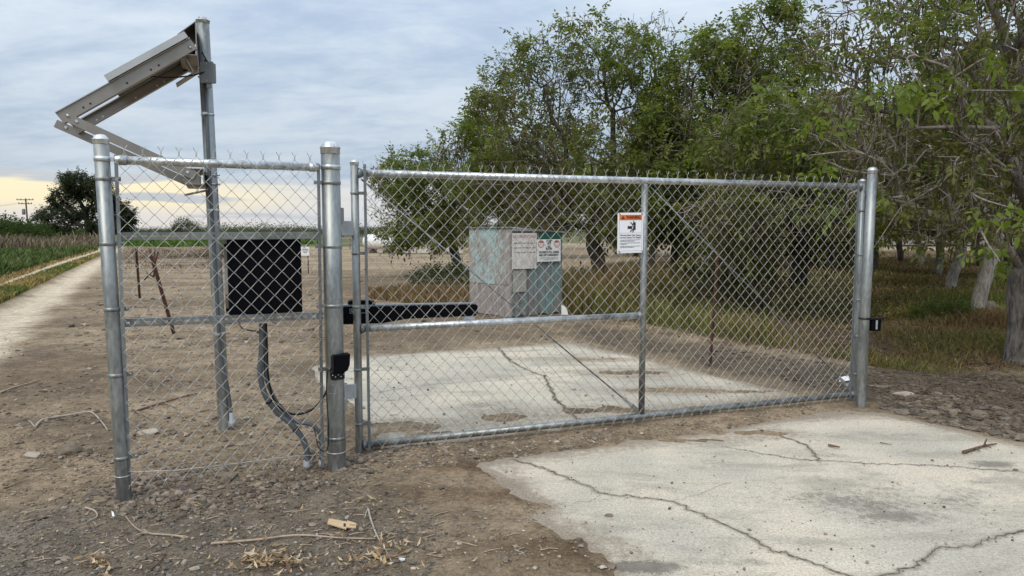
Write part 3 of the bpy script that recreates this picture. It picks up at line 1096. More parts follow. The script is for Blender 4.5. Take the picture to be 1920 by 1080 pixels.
o_ = 0.12
c1 = [pp(491, 606, o_), pp(491, 650, o_), pp(488, 700, o_), pp(497, 740, o_), pp(520, 773, o_), pp(548, 797, o_ - .02), pp(570, 828, o_ - .03), pp(577, 858, o_ - .04), pp(576, 884, o_ - .04)]
cd = thing('flexible_conduit', G(576, 884), 'thick grey flexible conduit curving down from the control box, the left one where it forks', 'conduit')
cd1 = MB().tube(curve_pts(c1, 60), 0.0175, 14).build('hose', M['conduit'], cd)
MB().lathe(c1[-1] - UPV * .03, [(.019, 0), (.019, .05), (.025, .052), (.025, .075), (.021, .078), (.021, .10)], 16).build('fitting', M['pvc'], cd)
c2 = [pp(497, 608, o_ + .02), pp(498, 660, o_ + .02), pp(499, 705, o_ + .02), pp(512, 742, o_ + .01), pp(532, 770, o_), pp(556, 790, o_ - .02), pp(585, 797, o_ - .05), pp(600, 815, o_ - .07), pp(603, 850, o_ - .08), pp(603, 880, o_ - .08)]
cd_ = thing('flexible_conduit', G(604, 886), 'grey flexible conduit bending right to the foot of the thick post', 'conduit')
MB().tube(curve_pts(c2, 60), 0.0125, 12).build('hose', M['conduit'], cd_)
MB().lathe(c2[-1] - UPV * .03, [(.014, 0), (.014, .05), (.020, .052), (.020, .075), (.016, .078), (.016, .09)], 16).build('fitting', M['pvc'], cd_)
for k in (27, 42):
    q = curve_pts(c1, 60)[k]
    t = unit(curve_pts(c1, 60)[k + 1] - q)
    MB().ring(q, .0176, .0225, .012, 14, t).box(q + np.cross(t, fn) * .03, (.006, .004, .03), fn, t, np.cross(t, fn)).build('cable_tie', M['rubber'], cd)
c3 = [pp(499, 606, o_ - .02), pp(501, 660, o_ - .02), pp(503, 705, o_ - .02), pp(512, 745, o_ - .02), pp(530, 768, o_ - .03), pp(556, 777, o_ - .03), pp(585, 768, o_ - .02), pp(604, 748, o_), pp(615, 728, o_)]
cb3 = tag(MB().tube(curve_pts(c3, 50), 0.0065, 8).build('power_cable', M['rubber'], None, c3[0]), 'black cable sagging from under the control box to the thick post', 'cable')
c4 = [pp(447, 604, o_), pp(455, 616, o_), pp(470, 620, o_), pp(484, 622, o_), pp(491, 635, o_)]
tag(MB().tube(curve_pts(c4, 24), 0.004, 6).build('power_cable', M['rubber'], None, c4[0]), 'short thin black cable looping from the bottom left of the control box', 'cable')

# ------------------------------------------------------------------ photo eye on the thick post
eye_c = PL(640, 681, LP, CP, -0.065)
ex, ey = fu, fn
eye = thing('photo_eye', eye_c, 'black hooded sensor strapped to the thick gate post', 'sensor')
hood = [(-.052, .055), (-.052, -.055), (.012, -.055), (.034, -.040), (.046, -.010), (.05, .058)]
hd = MB()
hd.prism([eye_c + ex * p[0] + UPV * p[1] - ey * .03 for p in hood][::1], ey * .075)
bevel(hd.build('hood', M['black'], eye), .004)
bevel(MB().box(eye_c - ex * .056 - ey * .005, (.008, .06, .10), ex, ey, UPV).build('back_plate', M['rubber'], eye), .003)
br = MB().cbox(eye_c - ex * .022 - UPV * .078 + ey * .012, (.085, .03, .05), ex, ey, UPV, .008).build('bracket', M['rubber'], eye)
for k in range(5):
    MB().lathe(eye_c + ex * (-.055 + .017 * k) - UPV * (.07 + .012 * (k % 2)) - ey * .004, [(.0045, 0), (.004, .003), (.001, .004)], 10, -ey).build('screw', M['galv_bright'], br)
q = eye_c - ex * .05 - UPV * .03
w1 = [q - ey * .015, PL(620, 690, LP, CP, -.07), PL(620, 705, LP, CP, -.08), PL(626, 712, LP, CP, -.085), eye_c - UPV * .09 - ey * .02]
MB().tube(curve_pts(w1, 24), .004, 6).build('lead', M['rubber'], eye)
w2 = [PL(615, 690, LP, CP, -.05), PL(612, 730, LP, CP, -.06), PL(615, 780, LP, CP, -.06), PL(616, 830, LP, CP, -.06), PL(609, 846, LP, CP, -.055), PL(597, 838, LP, CP, -.03), PL(592, 815, LP, CP, 0.03), PL(588, 800, LP, CP, .06)]
tag(MB().tube(curve_pts(w2, 48), .0032, 6).build('sensor_wire', M['rubber'], None, w2[0]), 'thin black wire running down the thick post from the sensor', 'wire')

# ------------------------------------------------------------------ swing gate
GL, GR = G(674, 845, 0.03), G(1601, 746.5, 0.03)
GL[2] = GR[2] = 0
gu = unit(GR - GL)
gn = np.array([-gu[1], gu[0], 0])
gp = lambda x, y, off=0.0: PL(x, y, GL, GR, off)
gate = thing('swing_gate', (GL + GR) / 2, 'wide chain link swing gate on a galvanised pipe frame with a warning sign', 'gate')
RS, RR = 0.026, 0.0245
zt, zm, zb = 1.888, 0.859, 0.068
stl = post(gate, GL + UPV * 0.03, GL + UPV * 1.955, RS, M['galv'], 'gate_stile')
sr = GR
stl2 = post(gate, sr + UPV * 0.03, sr + UPV * 1.935, RS, M['galv'], 'gate_stile')
for s_, top_ in ((stl, 1), (stl2, 1)):
    pass
gw = np.linalg.norm(GR - GL)
midx = np.dot(gp(1206, 560) - GL, gu)


def gpt(x, z, off=0.0):
    return GL + gu * x + UPV * z + gn * off


for nm, z, x0, x1 in (('top_rail', zt, RS, gw - RS), ('bottom_rail', zb, RS, gw - RS), ('mid_rail', zm, RS, midx - RS)):
    mb = MB().tube([gpt(x0 - .004, z), gpt((x0 + x1) / 2, z), gpt(x1 + .004, z)], RR, 20)
    r_ = mb.build(nm, M['galv_bright'] if nm != 'bottom_rail' else M['galv'], gate)  # upper rails get a lighter zinc copy, sky highlight put into the colour
    for xx, sg in ((x0, 1), (x1, -1)):
        w = MB().lathe(gpt(xx - sg * .001, z), [(RR + .010, 0), (RR + .009, .008), (RR + .003, .020), (RR + .0005, .026)], 20, gu * sg)
        w.build('weld_collar', M['galv_dull'], r_)
MB().tube([gpt(midx, zb + RR - .002), gpt(midx, 1), gpt(midx, zt - RR + .002)], RR, 20).build('mid_post', M['galv'], gate)
# tension bars and bands
for x0, sg, px in ((np.dot(gp(687, 580) - GL, gu), -1, 0), (np.dot(gp(1596, 560) - GL, gu), 1, 1)):
    MB().box(gpt(x0, (zt + zb) / 2 + .015, -.030), (.018, .006, zt - zb + .08), gu, gn, UPV).build('tension_bar', M['galv_dull'], gate)
for py in (362, 475, 575, 693, 795):
    z = gp(672, py)[2]
    band(stl, gpt(0, z), RS, gu, 0.052, .02)
for py in (395, 478, 562, 630, 700):
    z = gp(1610, py)[2]
    band(stl2, gpt(gw, z), RS, -gu, 0.045, .02)
xs0 = np.dot(gp(687, 580) - GL, gu)
xs1 = np.dot(gp(1596, 560) - GL, gu)
chain_mesh(gpt(xs0, 0, -.030), gu, gn, xs1 - xs0, 0.052, zt + 0.03, gate)
for k in range(26):
    xx = RS + .12 + k * (gw - .3) / 25
    for z in ((zt, zb) if k % 2 else (zt,)):
        pts = [gpt(xx, z) + gn * (RR + .002) * math.sin(t) + UPV * (RR + .002) * math.cos(t) + gu * .003 * t for t in np.linspace(-2.2, 3.2, 9)]
        if k % 3 == 0:
            MB().tube(pts, .0019, 4).build('wire_tie', M['wire'], gate)
# truss rods with turnbuckles
for (xa, za, xb, zb_) in ((RS + .02, zt - .04, midx - .06, zb + .07), (midx + .05, zt - .04, gw - .06, zb + .07)):
    a_, c_ = gpt(xa, za, .012), gpt(xb, zb_, .012)
    rd = MB().tube([a_, c_], .0055, 8).build('truss_rod', M['galv_dull'], gate)
    t = unit(c_ - a_)
    MB().box(c_ - t * .07, (.13, .014, .022), t, gn, np.cross(t, gn)).build('turnbuckle', M['galv_bright'], rd)
    MB().box(c_ + t * .02, (.10, .030, .030), t, gn, np.cross(t, gn)).build('truss_tightener', M['galv'], rd)
# hinges: leaf plates on the stile, partner plates on the post
for (pa, pb) in (((655, 428), (644, 403)), ((657, 733), (657, 757))):
    za, zb2 = gp(*pa)[2], gp(*pb)[2]
    ctr = gpt(-0.060, za, -.006)
    h = MB().box(gpt(-.053, za, -.010), (.075, .026, .096), gu, gn, UPV)
    ho = bevel(h.build('hinge_plate', M['hinge'], gate), .002)
    MB().tube([gpt(-.085, za - .055, .006), gpt(-.085, za + .055, .006)], .012, 12).build('hinge_pin', M['galv_dull'], ho)
    # the leaf welded to the fence post
    cpz = CP + UPV * zb2
    tgt = gpt(-.085, zb2, .0)
    dv = unit((tgt - cpz) * [1, 1, 0])
    L = np.linalg.norm((tgt - cpz)[:2])
    nn = np.array([-dv[1], dv[0], 0])
    bevel(MB().box(cpz + dv * (RC - .005 + (L - RC) / 2), (L - RC + .03, .022, .092), dv, nn, UPV).build('hinge_leaf', M['hinge'], fence), .002)

# ------------------------------------------------------------------ latch post and latch
RP = G(1618, 767) + np.array([0, .048, 0])
RP[2] = 0
RPT = Y(1636, 320, RP[1])
lpost = thing('gate_post', RP, 'single galvanised latch post with domed cap at the right end of the gate', 'post')
RW = 0.0395
post(lpost, RP, RPT, RW, M['galv'], 'post')
lz = Y(1640, 608, RP[1])[2]
lc = RP + UPV * lz + np.array([RW, 0, 0])
latch = thing('gate_latch', lc, 'small black reflector box bracketed to the right gate post', 'latch')
lu = unit(np.array([1, .1, 0]))
ln = np.array([-lu[1], lu[0], 0])
bevel(MB().box(lc + lu * .052 - ln * .01, (.085, .05, .108), lu, ln, UPV).build('housing', M['black'], latch), .005)
MB().box(lc + lu * .048 + UPV * .052 - ln * .014, (.125, .062, .012), lu, ln, UPV).build('lid', M['rubber'], latch)
MB().box(lc + lu * .052 - ln * .0365, (.016, .003, .078), lu, ln, UPV).build('reflector_strip', M['hinge'], latch)
MB().ring(lc - np.array([RW, 0, 0]) + UPV * .05, RW + .0005, RW + .004, .012).box(lc - lu * .012 + UPV * .05 - ln * .03, (.05, .02, .016), lu, ln, UPV).build('strap', M['rubber'], latch)

# ------------------------------------------------------------------ gate opener behind the gate
op = thing('gate_opener', gp(700, 595, .12), 'long black swing gate opener arm lying behind the gate beside the thick post', 'gate opener')
OB = .10
body = [(626, 609), (716, 606.5), (764, 598), (893, 592), (896, 588), (896, 573), (892, 570.5), (740, 573.5), (716, 574.5), (626, 575)]
bd = MB().prism([gp(x, y, OB) for x, y in body], gn * .10)
bo = bevel(bd.build('actuator_body', M['black'], op), .006)
tp = [(626, 575.2), (716, 574.7), (740, 573.7), (892, 570.7), (892, 568.5), (740, 571), (714, 571.5), (626, 572)]
MB().prism([gp(x, y, OB + .012) for x, y in tp], gn * .08).build('cover_trim', M['boxgrey'], op)
ly = [(654, 573), (704, 572), (704, 566), (700, 563.5), (658, 563.5), (654, 566)]
bevel(MB().prism([gp(x, y, OB + .02) for x, y in ly], gn * .06).build('release_cap', M['black'], op), .004)
# outlined badge
bq = gp(671, 583, OB - .003)
bu, bv = gu, UPV
bwid, bhei = .105, .030
bdg = MB()
for (dx, dz, sx, sz) in ((0, bhei / 2, bwid, .003), (0, -bhei / 2, bwid, .003), (-bwid / 2, 0, .003, bhei + .003), (bwid / 2, 0, .003, bhei + .003)):
    bdg.box(bq + bu * dx + bv * dz, (sx, .002, sz), bu, gn, bv)
bo2 = bdg.build('badge', M['pvc'], op)
text('L', .024, bq - bu * (bwid / 2 - .016) - gn * .001, bu, bv, M['white'], bo2)
q = gp(880, 597, .06)
MB().box(q + gn * .03, (.075, .10, .022), gu, gn, UPV).box(gpt(np.dot(gp(880, 600) - GL, gu), zm + .03, .02), (.08, .05, .012), gu, gn, UPV).build('gate_bracket', M['hinge'], op)
q = CP + UPV * (gp(640, 592, OB)[2])
e = gp(640, 592, OB + .05)
dv = unit((e - q) * [1, 1, 0])
MB().box((q + e) / 2 + dv * .03, (np.linalg.norm(e - q), .05, .05), dv, np.array([-dv[1], dv[0], 0]), UPV).build('post_bracket', M['black'], op)

# ------------------------------------------------------------------ warning sign on the gate
SO = -.048
s00, s10, s11, s01 = [gp(x, y, SO) for x, y in ((1158, 475.5), (1206, 474), (1206, 397.5), (1157.5, 399.5))]
su = unit(s10 - s00)
sw = np.linalg.norm(s10 - s00)
sh = np.linalg.norm(s01 - s00)
sv = UPV
sgn = thing('warning_sign', (s00 + s10) / 2, 'white and orange gate warning sign tied to the chain link gate', 'sign')
sc = (s00 + s10 + s11 + s01) / 4
bevel(MB().box(sc, (sw, .003, sh), su, gn, sv).build('sign_plate', M['signwhite'], sgn), .001, 1)
sp = lambda a, b_, off=.0022: sc + su * (a * sw) + sv * (b_ * sh) - gn * off
MB().box(sp(.0, .385), (sw * .88, .0012, sh * .125), su, gn, sv).build('orange_header', M['orange'], sgn)
tri = MB().prism([sp(-.37, .345, .0032), sp(-.23, .345, .0032), sp(-.30, .432, .0032)], -gn * .0006)
tri.build('alert_triangle', M['ink'], sgn)
text('!', .020, sp(-.30, .375, .0042), su, sv, M['orange'], sgn, 'lettering', None)
text('WARNING', .034, sp(.10, .385, .0032), su, sv, M['ink'], sgn, 'lettering', sw * .56, bold=.0008)
fr = MB()
for (a_, b_, w_, h_) in ((0, .32, .88, .003), (0, .0, .88, .004), (0, -.445, .88, .003), (-.44, -.06, .004, .76), (.44, -.06, .004, .76)):
    fr.box(sp(a_, b_), (max(w_ * sw, .0012), .0008, max(h_ * sh, .0012)), su, gn, sv)
fr.build('border_line', M['greyink'], sgn)
pic = MB()
pic.box(sp(-.03, .135, .003), (sw * .17, .001, sh * .07), su, gn, sv)
pic.prism([sp(.13, .26, .003), sp(.13, .075, .003), sp(.19, .07, .003), sp(.19, .265, .003)][::1], -gn * .001)
pic.lathe(sp(.105, .225, .0045), [(.007, 0), (.007, .0012)], 14, -gn)
for (a1, b1, a2, b2) in ((-.01, .265, .09, .19), (.11, .30, .125, .22), (.08, .20, .12, .10), (.09, .10, -.02, .03), (.12, .10, .08, .015)):
    p, q = sp(a1, b1, .0042), sp(a2, b2, .0042)
    t = unit(q - p)
    pic.box((p + q) / 2, (np.linalg.norm(q - p), .001, .006), t, gn, np.cross(t, gn))
pic.build('pictogram', M['ink'], sgn)
text('Moving Gate Can Cause', .016, sp(0, -.055, .003), su, sv, M['ink'], sgn, 'lettering', sw * .80)
text('Serious Injury Or Death', .016, sp(0, -.115, .003), su, sv, M['ink'], sgn, 'lettering', sw * .80)
ln_ = MB()
for (b_, w_) in ((-.175, .78), (-.205, .56), (-.25, .78), (-.28, .25), (-.33, .78), (-.36, .52)):
    x0 = -.39
    xx = x0
    while xx < x0 + w_:
        wl = rng.uniform(.03, .10)
        wl = min(wl, x0 + w_ - xx)
        ln_.box(sp(xx + wl / 2, b_, .003), (wl * sw, .0006, sh * .011), su, gn, sv)
        xx += wl + .018
ln_.build('fine_print', M['ink'], sgn)
for (a_, b_) in ((-.45, .48), (.42, .48), (-.45, -.46), (.45, -.46)):
    MB().tube([sp(a_ - .05, b_ + .03, -.01), sp(a_ + .01, b_, .006), sp(a_ + .05, b_ - .03, .004)], .0022, 6).build('zip_tie', M['rubber'], sgn)

# ------------------------------------------------------------------ solar pole
SB = G(417, 812) + np.array([0, .044, 0])
SB[2] = 0
ST = Y(380, 40, SB[1])
RSP = 0.0435
sol = thing('solar_pole', SB, 'tall galvanised pole behind the fence panel holding the solar panel', 'pole')
sp_ = post(sol, SB, ST, RSP, M['galv'], 'pole', 'flat')
pa = lambda z: SB + (ST - SB) * (z / ST[2])
MB().tube([SB + np.array([RSP + .018, -.012, 0]), SB + np.array([RSP + .018, -.012, .12]), pa(.34) + np.array([RSP + .004, -.022, 0]),
           pa(.6) + np.array([.020, -RSP - .012, 0]), pa(1.4) + np.array([.016, -RSP - .014, 0]), pa(2.0) + np.array([.012, -RSP - .014, 0]), pa(2.62) + np.array([.022, -RSP - .016, 0])], .0135, 12).build('pole_conduit', M['conduit'], sol)
MB().lathe(SB + np.array([RSP + .018, -.012, -.02]), [(.02, 0), (.02, .06), (.028, .062), (.028, .10), (.02, .105), (.018, .17)], 14).build('conduit_fitting', M['pvc'], sol)
for z in (.75, 1.66, 2.35):
    MB().ring(pa(z), RSP, RSP + .003, .016).box(pa(z) + np.array([.014, -RSP - .02, 0]), (.035, .035, .016)).build('conduit_strap', M['galv_bright'], sol)
jb = Y(391, 137, SB[1] - .075)
jt = MB().cbox(jb, (.088, .055, .140), ch=.005).build('junction_box', M['boxgrey'], sol)
MB().box(jb + np.array([0, -.030, 0]), (.094, .004, .146)).build('cover_plate', M['boxgrey'], jt)
for s in (-1, 1):
    MB().lathe(jb + np.array([0, -.032, s * .058]), [(.004, 0), (.003, .002), (.001, .003)], 8, (0, -1, 0)).build('screw', M['galv_bright'], jt)
MB().lathe(jb + np.array([.0, 0, -.105]), [(.014, 0), (.018, .003), (.018, .03), (.014, .036)], 12).build('connector', M['pvc'], jt)
MB().lathe(jb + np.array([-.015, 0, .070]), [(.014, 0), (.014, .018), (.009, .022)], 12).build('gland', M['rubber'], jt)

# ------------------------------------------------------------------ solar panel and its side-of-pole mount
PHI = math.radians(22.7)
ce = np.array([-math.sin(PHI), math.cos(PHI), 0])          # across the mount, away from the viewer
ee = np.array([-math.cos(PHI), -math.sin(PHI), 0])         # from the pole towards the low end
HWD = .285
nA_, nB_ = SB - ce * HWD, SB + ce * HWD
nearp = lambda x, y: PL(x, y, nA_, nA_ + ee, 0)
farp = lambda x, y: PL(x, y, nB_, nB_ + ee, 0)
pv = thing('solar_module', pa(2.7), 'tilted solar panel on an aluminium rail mount at the top of the tall pole', 'solar panel')
CW = 2 * HWD + .03
zc0, zc1 = nearp(372, 104)[2], nearp(372, 40)[2]
xb = lambda z: pa(z) + ee * (RSP + .004)
up_c = xb((zc0 + zc1) / 2)
mb = MB().box(up_c, (.006, CW, zc1 - zc0), ee, ce, UPV)
q = up_c + UPV * (zc1 - zc0) / 2
sl = unit(ee * .115 - UPV * .10)
mb.box(q + sl * .075, (.15, CW, .005), sl, ce, np.cross(sl, ce))
q = up_c - UPV * (zc1 - zc0) / 2
mb.box(q + ee * .055 + UPV * .003, (.104, CW, .006), ee, ce, UPV)
mb.box(q + ee * .058 + UPV * .052, (.098, CW - .02, .040), ee, ce, UPV)
mb.build('cross_channel', M['alu'], pv)
for z in (zc0 - .02, zc0 - .085):
    MB().ring(pa(z), RSP + .001, RSP + .010, .010).lathe(pa(z) + np.array([RSP + .006, -.02, 0]), [(.008, 0), (.008, .016), (.005, .022)], 8, (1, 0, 0)).build('u_bolt', M['galv_bright'], pv)
MB().box(xb(zc0) + ee * .05 - ce * .16 - UPV * .055, (.006, .18, .10), unit(ee - UPV * .5), ce, unit(UPV + ee * .5)).build('gusset', M['alu'], pv)
g1 = unit(ee - UPV * .75)
MB().box(xb(zc0) + ee * .075 + ce * .16 - UPV * .070, (.19, .15, .006), g1, ce, np.cross(g1, ce)).build('gusset', M['alu'], pv)
WR = .074
rA0, rA1 = nearp(112, 222), nearp(363, 82)
rB0, rB1 = rA0 + ce * 2 * HWD, rA1 + ce * 2 * HWD
uR = unit(rA1 - rA0)
vR = np.cross(ce, uR)
vR = vR if vR[2] > 0 else -vR
LR = np.linalg.norm(rA1 - rA0)
for k, (a_, c_) in enumerate(((rA0, rA1), (rB0, rB1))):
    fl = 1 if k == 0 else -1
    m_ = (a_ + c_) / 2
    mb = MB().box(m_, (LR, .004, WR), uR, ce, vR)
    for s in (-1, 1):
        mb.box(m_ + vR * s * (WR / 2 - .002) + ce * fl * .027, (LR, .05, .004), uR, ce, vR)
    o = mb.build('mount_rail', M['alu'], pv)
    for s in (.16, .21, .48, .66, .72):
        MB().lathe(a_ + uR * LR * s - vR * .012 - ce * .0025, [(.007, 0), (.007, .001)], 12, -ce).build('bolt_hole_disc', M['hole'] if k == 0 else M['white'], o)  # painted discs: black for the hole's shade, white for light through it
    for s in (.05, .965):
        MB().lathe(a_ + uR * LR * s - vR * .01 - ce * .003, [(.013, 0), (.013, .002), (.009, .003), (.009, .009), (.003, .010)], 6, -ce).build('bolt', M['galv_bright'], o)
    MB().box(m_ + vR * (WR / 2 + .004) + ce * fl * .012, (LR, .05, .006), uR, ce, vR).build('rail_lip', M['alu_light'], o)
fc = rA0 + uR * LR * .69 + vR * (WR / 2 + .007 + .021) + ce * HWD
pl_w, pl_d = LR * .59, CW + .05
MB().box(fc, (pl_w - .01, pl_d - .01, .028), uR, ce, vR).build('panel_back', M['pv_back'], pv)
fr = MB()
for s in (-1, 1):
    fr.box(fc + ce * s * (pl_d / 2), (pl_w + .012, .012, .042), uR, ce, vR)
    fr.box(fc + uR * s * (pl_w / 2), (.012, pl_d - .012, .042), uR, ce, vR)
fr.build('panel_frame', M['alu_light'], pv)
MB().box(fc + vR * .0165, (pl_w - .012, pl_d - .014, .004), uR, ce, vR).build('solar_glass', M['pv'], pv)
for k, (a_, c_) in enumerate(((nearp(122, 218), nearp(366, 330)), (farp(104, 231), farp(358, 344)))):
    u = unit(c_ - a_)
    v = np.cross(u, ce)
    v = v if v[2] > 0 else -v
    L = np.linalg.norm(c_ - a_)
    m_ = (a_ + c_) / 2
    o = MB().box(m_, (L, .005, .056), u, ce, v).box(m_ - v * .0255 + ce * .028, (L, .050, .005), u, ce, v).build('mount_strut', M['alu'], pv)
    for q in (a_ + u * .07, c_ - u * .05):
        MB().lathe(q - ce * .003, [(.013, 0), (.013, .002), (.008, .003), (.008, .009)], 6, -ce).build('bolt', M['galv_bright'], o)
lz0, lz1 = nearp(380, 346)[2], nearp(380, 316)[2]
q = xb((lz0 + lz1) / 2)
mb = MB().box(q, (.006, CW, lz1 - lz0), ee, ce, UPV)
for s in (-1, 1):
    mb.box(q + ee * .060 + UPV * s * ((lz1 - lz0) / 2 - .003), (.113, CW, .006), ee, ce, UPV)
    mb.box(q + ee * .075 + ce * s * (HWD - .02), (.10, .006, lz1 - lz0 - .014), ee, ce, UPV)
mb.build('cross_channel', M['alu'], pv)
for z in (lz0 + .02, lz0 + .085):
    MB().ring(pa(z), RSP + .001, RSP + .010, .010).lathe(pa(z) + np.array([RSP + .006, -.02, 0]), [(.008, 0), (.008, .016), (.005, .022)], 8, (1, 0, 0)).build('u_bolt', M['galv_bright'], pv)
g1 = unit(ee - UPV * .25)
MB().box(xb(lz0) + ee * .055 - ce * .05 - UPV * .045, (.16, .20, .006), g1, ce, np.cross(g1, ce)).build('gusset', M['alu'], pv)
MB().tube(curve_pts([fc - uR * .1 - vR * .02, rA0 + uR * LR * .80 - vR * .10 + ce * .2, rA1 - vR * .15 + ce * .2, jb + np.array([-.05, .02, .15]), jb + np.array([-.015, 0, .09])], 30), .005, 6).build('panel_lead', M['rubber'], pv)
import bmesh
# ================================================================== SHED
shL, shC, shR = G(882, 588), G(958, 597), G(1052, 589)
for q in (shL, shC, shR):
    q[2] = 0
shB = shL + shR - shC
hL, hC, hR = Y(882, 428, shL[1])[2], Y(958, 427, shC[1])[2], Y(1052, 436, shR[1])[2]
shed = thing('shed', (shL + shR) / 2, 'small grey and teal plywood shed with a flat metal roof behind the gate', 'shed')


def plywood(name, a, b2, cst, teal, seed):
    m, bb = new_mat(name)
    co = bb.n('ShaderNodeTexCoord').outputs['Object']
    n = bb.noise(2.2, 5, 0.65, bb.mapping(co, (1, 1, .7), (seed, 0, seed)), 0.4)
    g = bb.noise(16, 5, 0.7, bb.mapping(co, (1, 1, .10 if 'plank' in name or 'sign' in name else .55), (seed, 2, 0)))
    sp_n = bb.noise(30, 4, 0.7, co)
    c = bb.mix(bb.sstep(g, 0.3, 0.7), a, b2)
    c = bb.mix(bb.sstep(sp_n, 0.50, 0.70, 0, .75), c, cst)
    c = bb.mix(bb.sstep(bb.noise(5, 6, .7, bb.mapping(co, (1, 1, .5), (seed, 9, 1))), .50, .68, 0, .55), c, tuple(k * .6 for k in a))
    if teal:
        f = bb.m('ADD', bb.m('MULTIPLY', n, .45), bb.m('ADD', bb.m('MULTIPLY', g, .35), bb.m('MULTIPLY', sp_n, .2)))
        c = bb.mix(bb.sstep(f, teal[0], teal[0] + .09, 0, .9), c, bb.mix(bb.sstep(sp_n, .35, .65), teal[1], teal[2]))
    return finish(m, bb, c, 0.9, 0, g, 0.25, 0.01, 0.15)


pw_up = plywood('peeling_teal_plywood', (0.24, 0.22, 0.20), (0.36, 0.335, 0.31), (0.15, .14, .13), (0.47, (0.26, 0.42, 0.42), (0.36, 0.47, 0.46)), 3.0)
pw_lo = plywood('weathered_plywood', (0.23, 0.205, 0.19), (0.35, 0.315, 0.295), (0.14, .12, .11), None, 8.0)
pw_pt = plywood('pale_plywood', (0.34, 0.33, 0.30), (0.42, 0.41, 0.375), (0.25, .24, .22), None, 5.0)
pl_teal = plywood('peeling_teal_plank', (0.17, 0.165, 0.16), (0.27, 0.26, 0.25), (0.10, .10, .10), (0.475, (0.10, 0.215, 0.215), (0.20, 0.33, 0.33)), 6.0)
dk_green = simple('dark_green_paint', (0.012, 0.085, 0.060), 0.6, 0, .25, 9, .05)
core = MB()
ins = 0.02


def lerp(a, c, t):
    return a * (1 - t) + c * t


cen = (shL + shR) / 2
cor = [(shL, hL), (shC, hC), (shR, hR), (shB, (hL + hR) / 2)]
core.hexa([lerp(q, cen, .04) for q, h in cor[:1]] + [lerp(cor[1][0], cen, .04), lerp(cor[2][0], cen, .04), lerp(cor[3][0], cen, .04)] +
          [lerp(q, cen, .04) + UPV * (h - .01) for q, h in cor])
core.build('frame', M['polewood'], shed)


def wallp(a, c, ha, hc):
    u = unit(c - a)
    n = np.array([u[1], -u[0], 0])
    L = np.linalg.norm(c - a)

    def panel(name, mat, x0, x1, z0, z1, th=.018, off=0.0, slope=True, par=None):
        t0, t1 = x0 / L, x1 / L
        f0 = (ha * (1 - t0) + hc * t0)
        f1 = (ha * (1 - t1) + hc * t1)
        za, zb_ = (min(z1, f0 - .004), min(z1, f1 - .004))
        p = [a + u * x0 + UPV * z0, a + u * x1 + UPV * z0, a + u * x1 + UPV * zb_, a + u * x0 + UPV * za]
        p = [q + n * off for q in p]
        return MB().prism(p, n * th).build(name, mat, par if par is not None else shed)
    return panel, L, u, n


pA, LA, uA, nA = wallp(shL, shC, hL, hC)
zsp = Y(920, 534, shC[1] + .2)[2]
pA('plywood_sheet', pw_up, 0, LA - .008, zsp + .008, 9)
pA('plywood_sheet', pw_lo, 0, LA * .72 - .004, .03, zsp, .018)
pA('plywood_sheet', pw_lo, LA * .72 + .004, LA - .008, .02, zsp + .0, .020)
pB, LB, uB, nB = wallp(shC, shR, hC, hR)
npk = 6
for k in range(npk):
    x0, x1 = LB * k / npk + .005, LB * (k + 1) / npk - .004
    o = pB('plank', pl_teal, x0, x1, .03 + .02 * (k % 2), 9, .018 + .003 * (k % 3))
pB('pale_panel', pw_pt, LB * .02, LB * .27, Y(970, 547, shC[1] + .1)[2], Y(970, 506, shC[1] + .1)[2], .012, .026)
pB('green_board', dk_green, LB * .53, LB * .985, Y(1030, 452, shR[1] - .2)[2], 9, .012, .026)
pB('fascia_board', pw_lo, 0.0, LB, hC - .06, 9, .012, .040)
MB().box(shC + UPV * hC / 2 + nB * .012 + nA * .012, (.04, .04, hC - .03), uB, np.array([-uB[1], uB[0], 0]), UPV).build('corner_post', pw_lo, shed)
# corrugated roof
rf = MB()
ov = .09
aL, aC, aR, aB = [lerp(cen, q, 1.10) + UPV * (h + .008) for q, h in cor]
N = 40
top = []
for k in range(N + 1):
    t = k / N
    p, q = lerp(aL, aC, t), lerp(aB, aR, t)
    w = .008 * (1 if k % 2 else -1)
    top.append((p + UPV * w, q + UPV * w))
V = [x for pr in top for x in pr] + [x - UPV * .006 for pr in top for x in pr]
n2_ = 2 * (N + 1)
FF = []
for k in range(N):
    FF += [(2 * k, 2 * k + 2, 2 * k + 3, 2 * k + 1), (n2_ + 2 * k + 1, n2_ + 2 * k + 3, n2_ + 2 * k + 2, n2_ + 2 * k),
           (2 * k, n2_ + 2 * k, n2_ + 2 * k + 2, 2 * k + 2), (2 * k + 1, 2 * k + 3, n2_ + 2 * k + 3, n2_ + 2 * k + 1)]
FF += [(0, 1, n2_ + 1, n2_), (2 * N, n2_ + 2 * N, n2_ + 2 * N + 1, 2 * N + 1)]
rf.add(V, FF)
rf.build('roof', M['corrug'], shed)
# white block at the foot and two signs screwed to the shed
wb = G(1056, 592)
tag(bevel(MB().prism([wb + np.array([-.03, 0, -.02]), wb + np.array([.10, 0, -.02]), wb + np.array([.06, 0, .14]), wb + np.array([-.03, 0, .19])], (0, .12, 0)).build('marker_stub', M['white'], None, wb), .006),
    'short white slanted stub standing at the right foot of the shed', 'stub')


def pxB(x, y, off):
    return PL(x, y, shC, shR, -off)


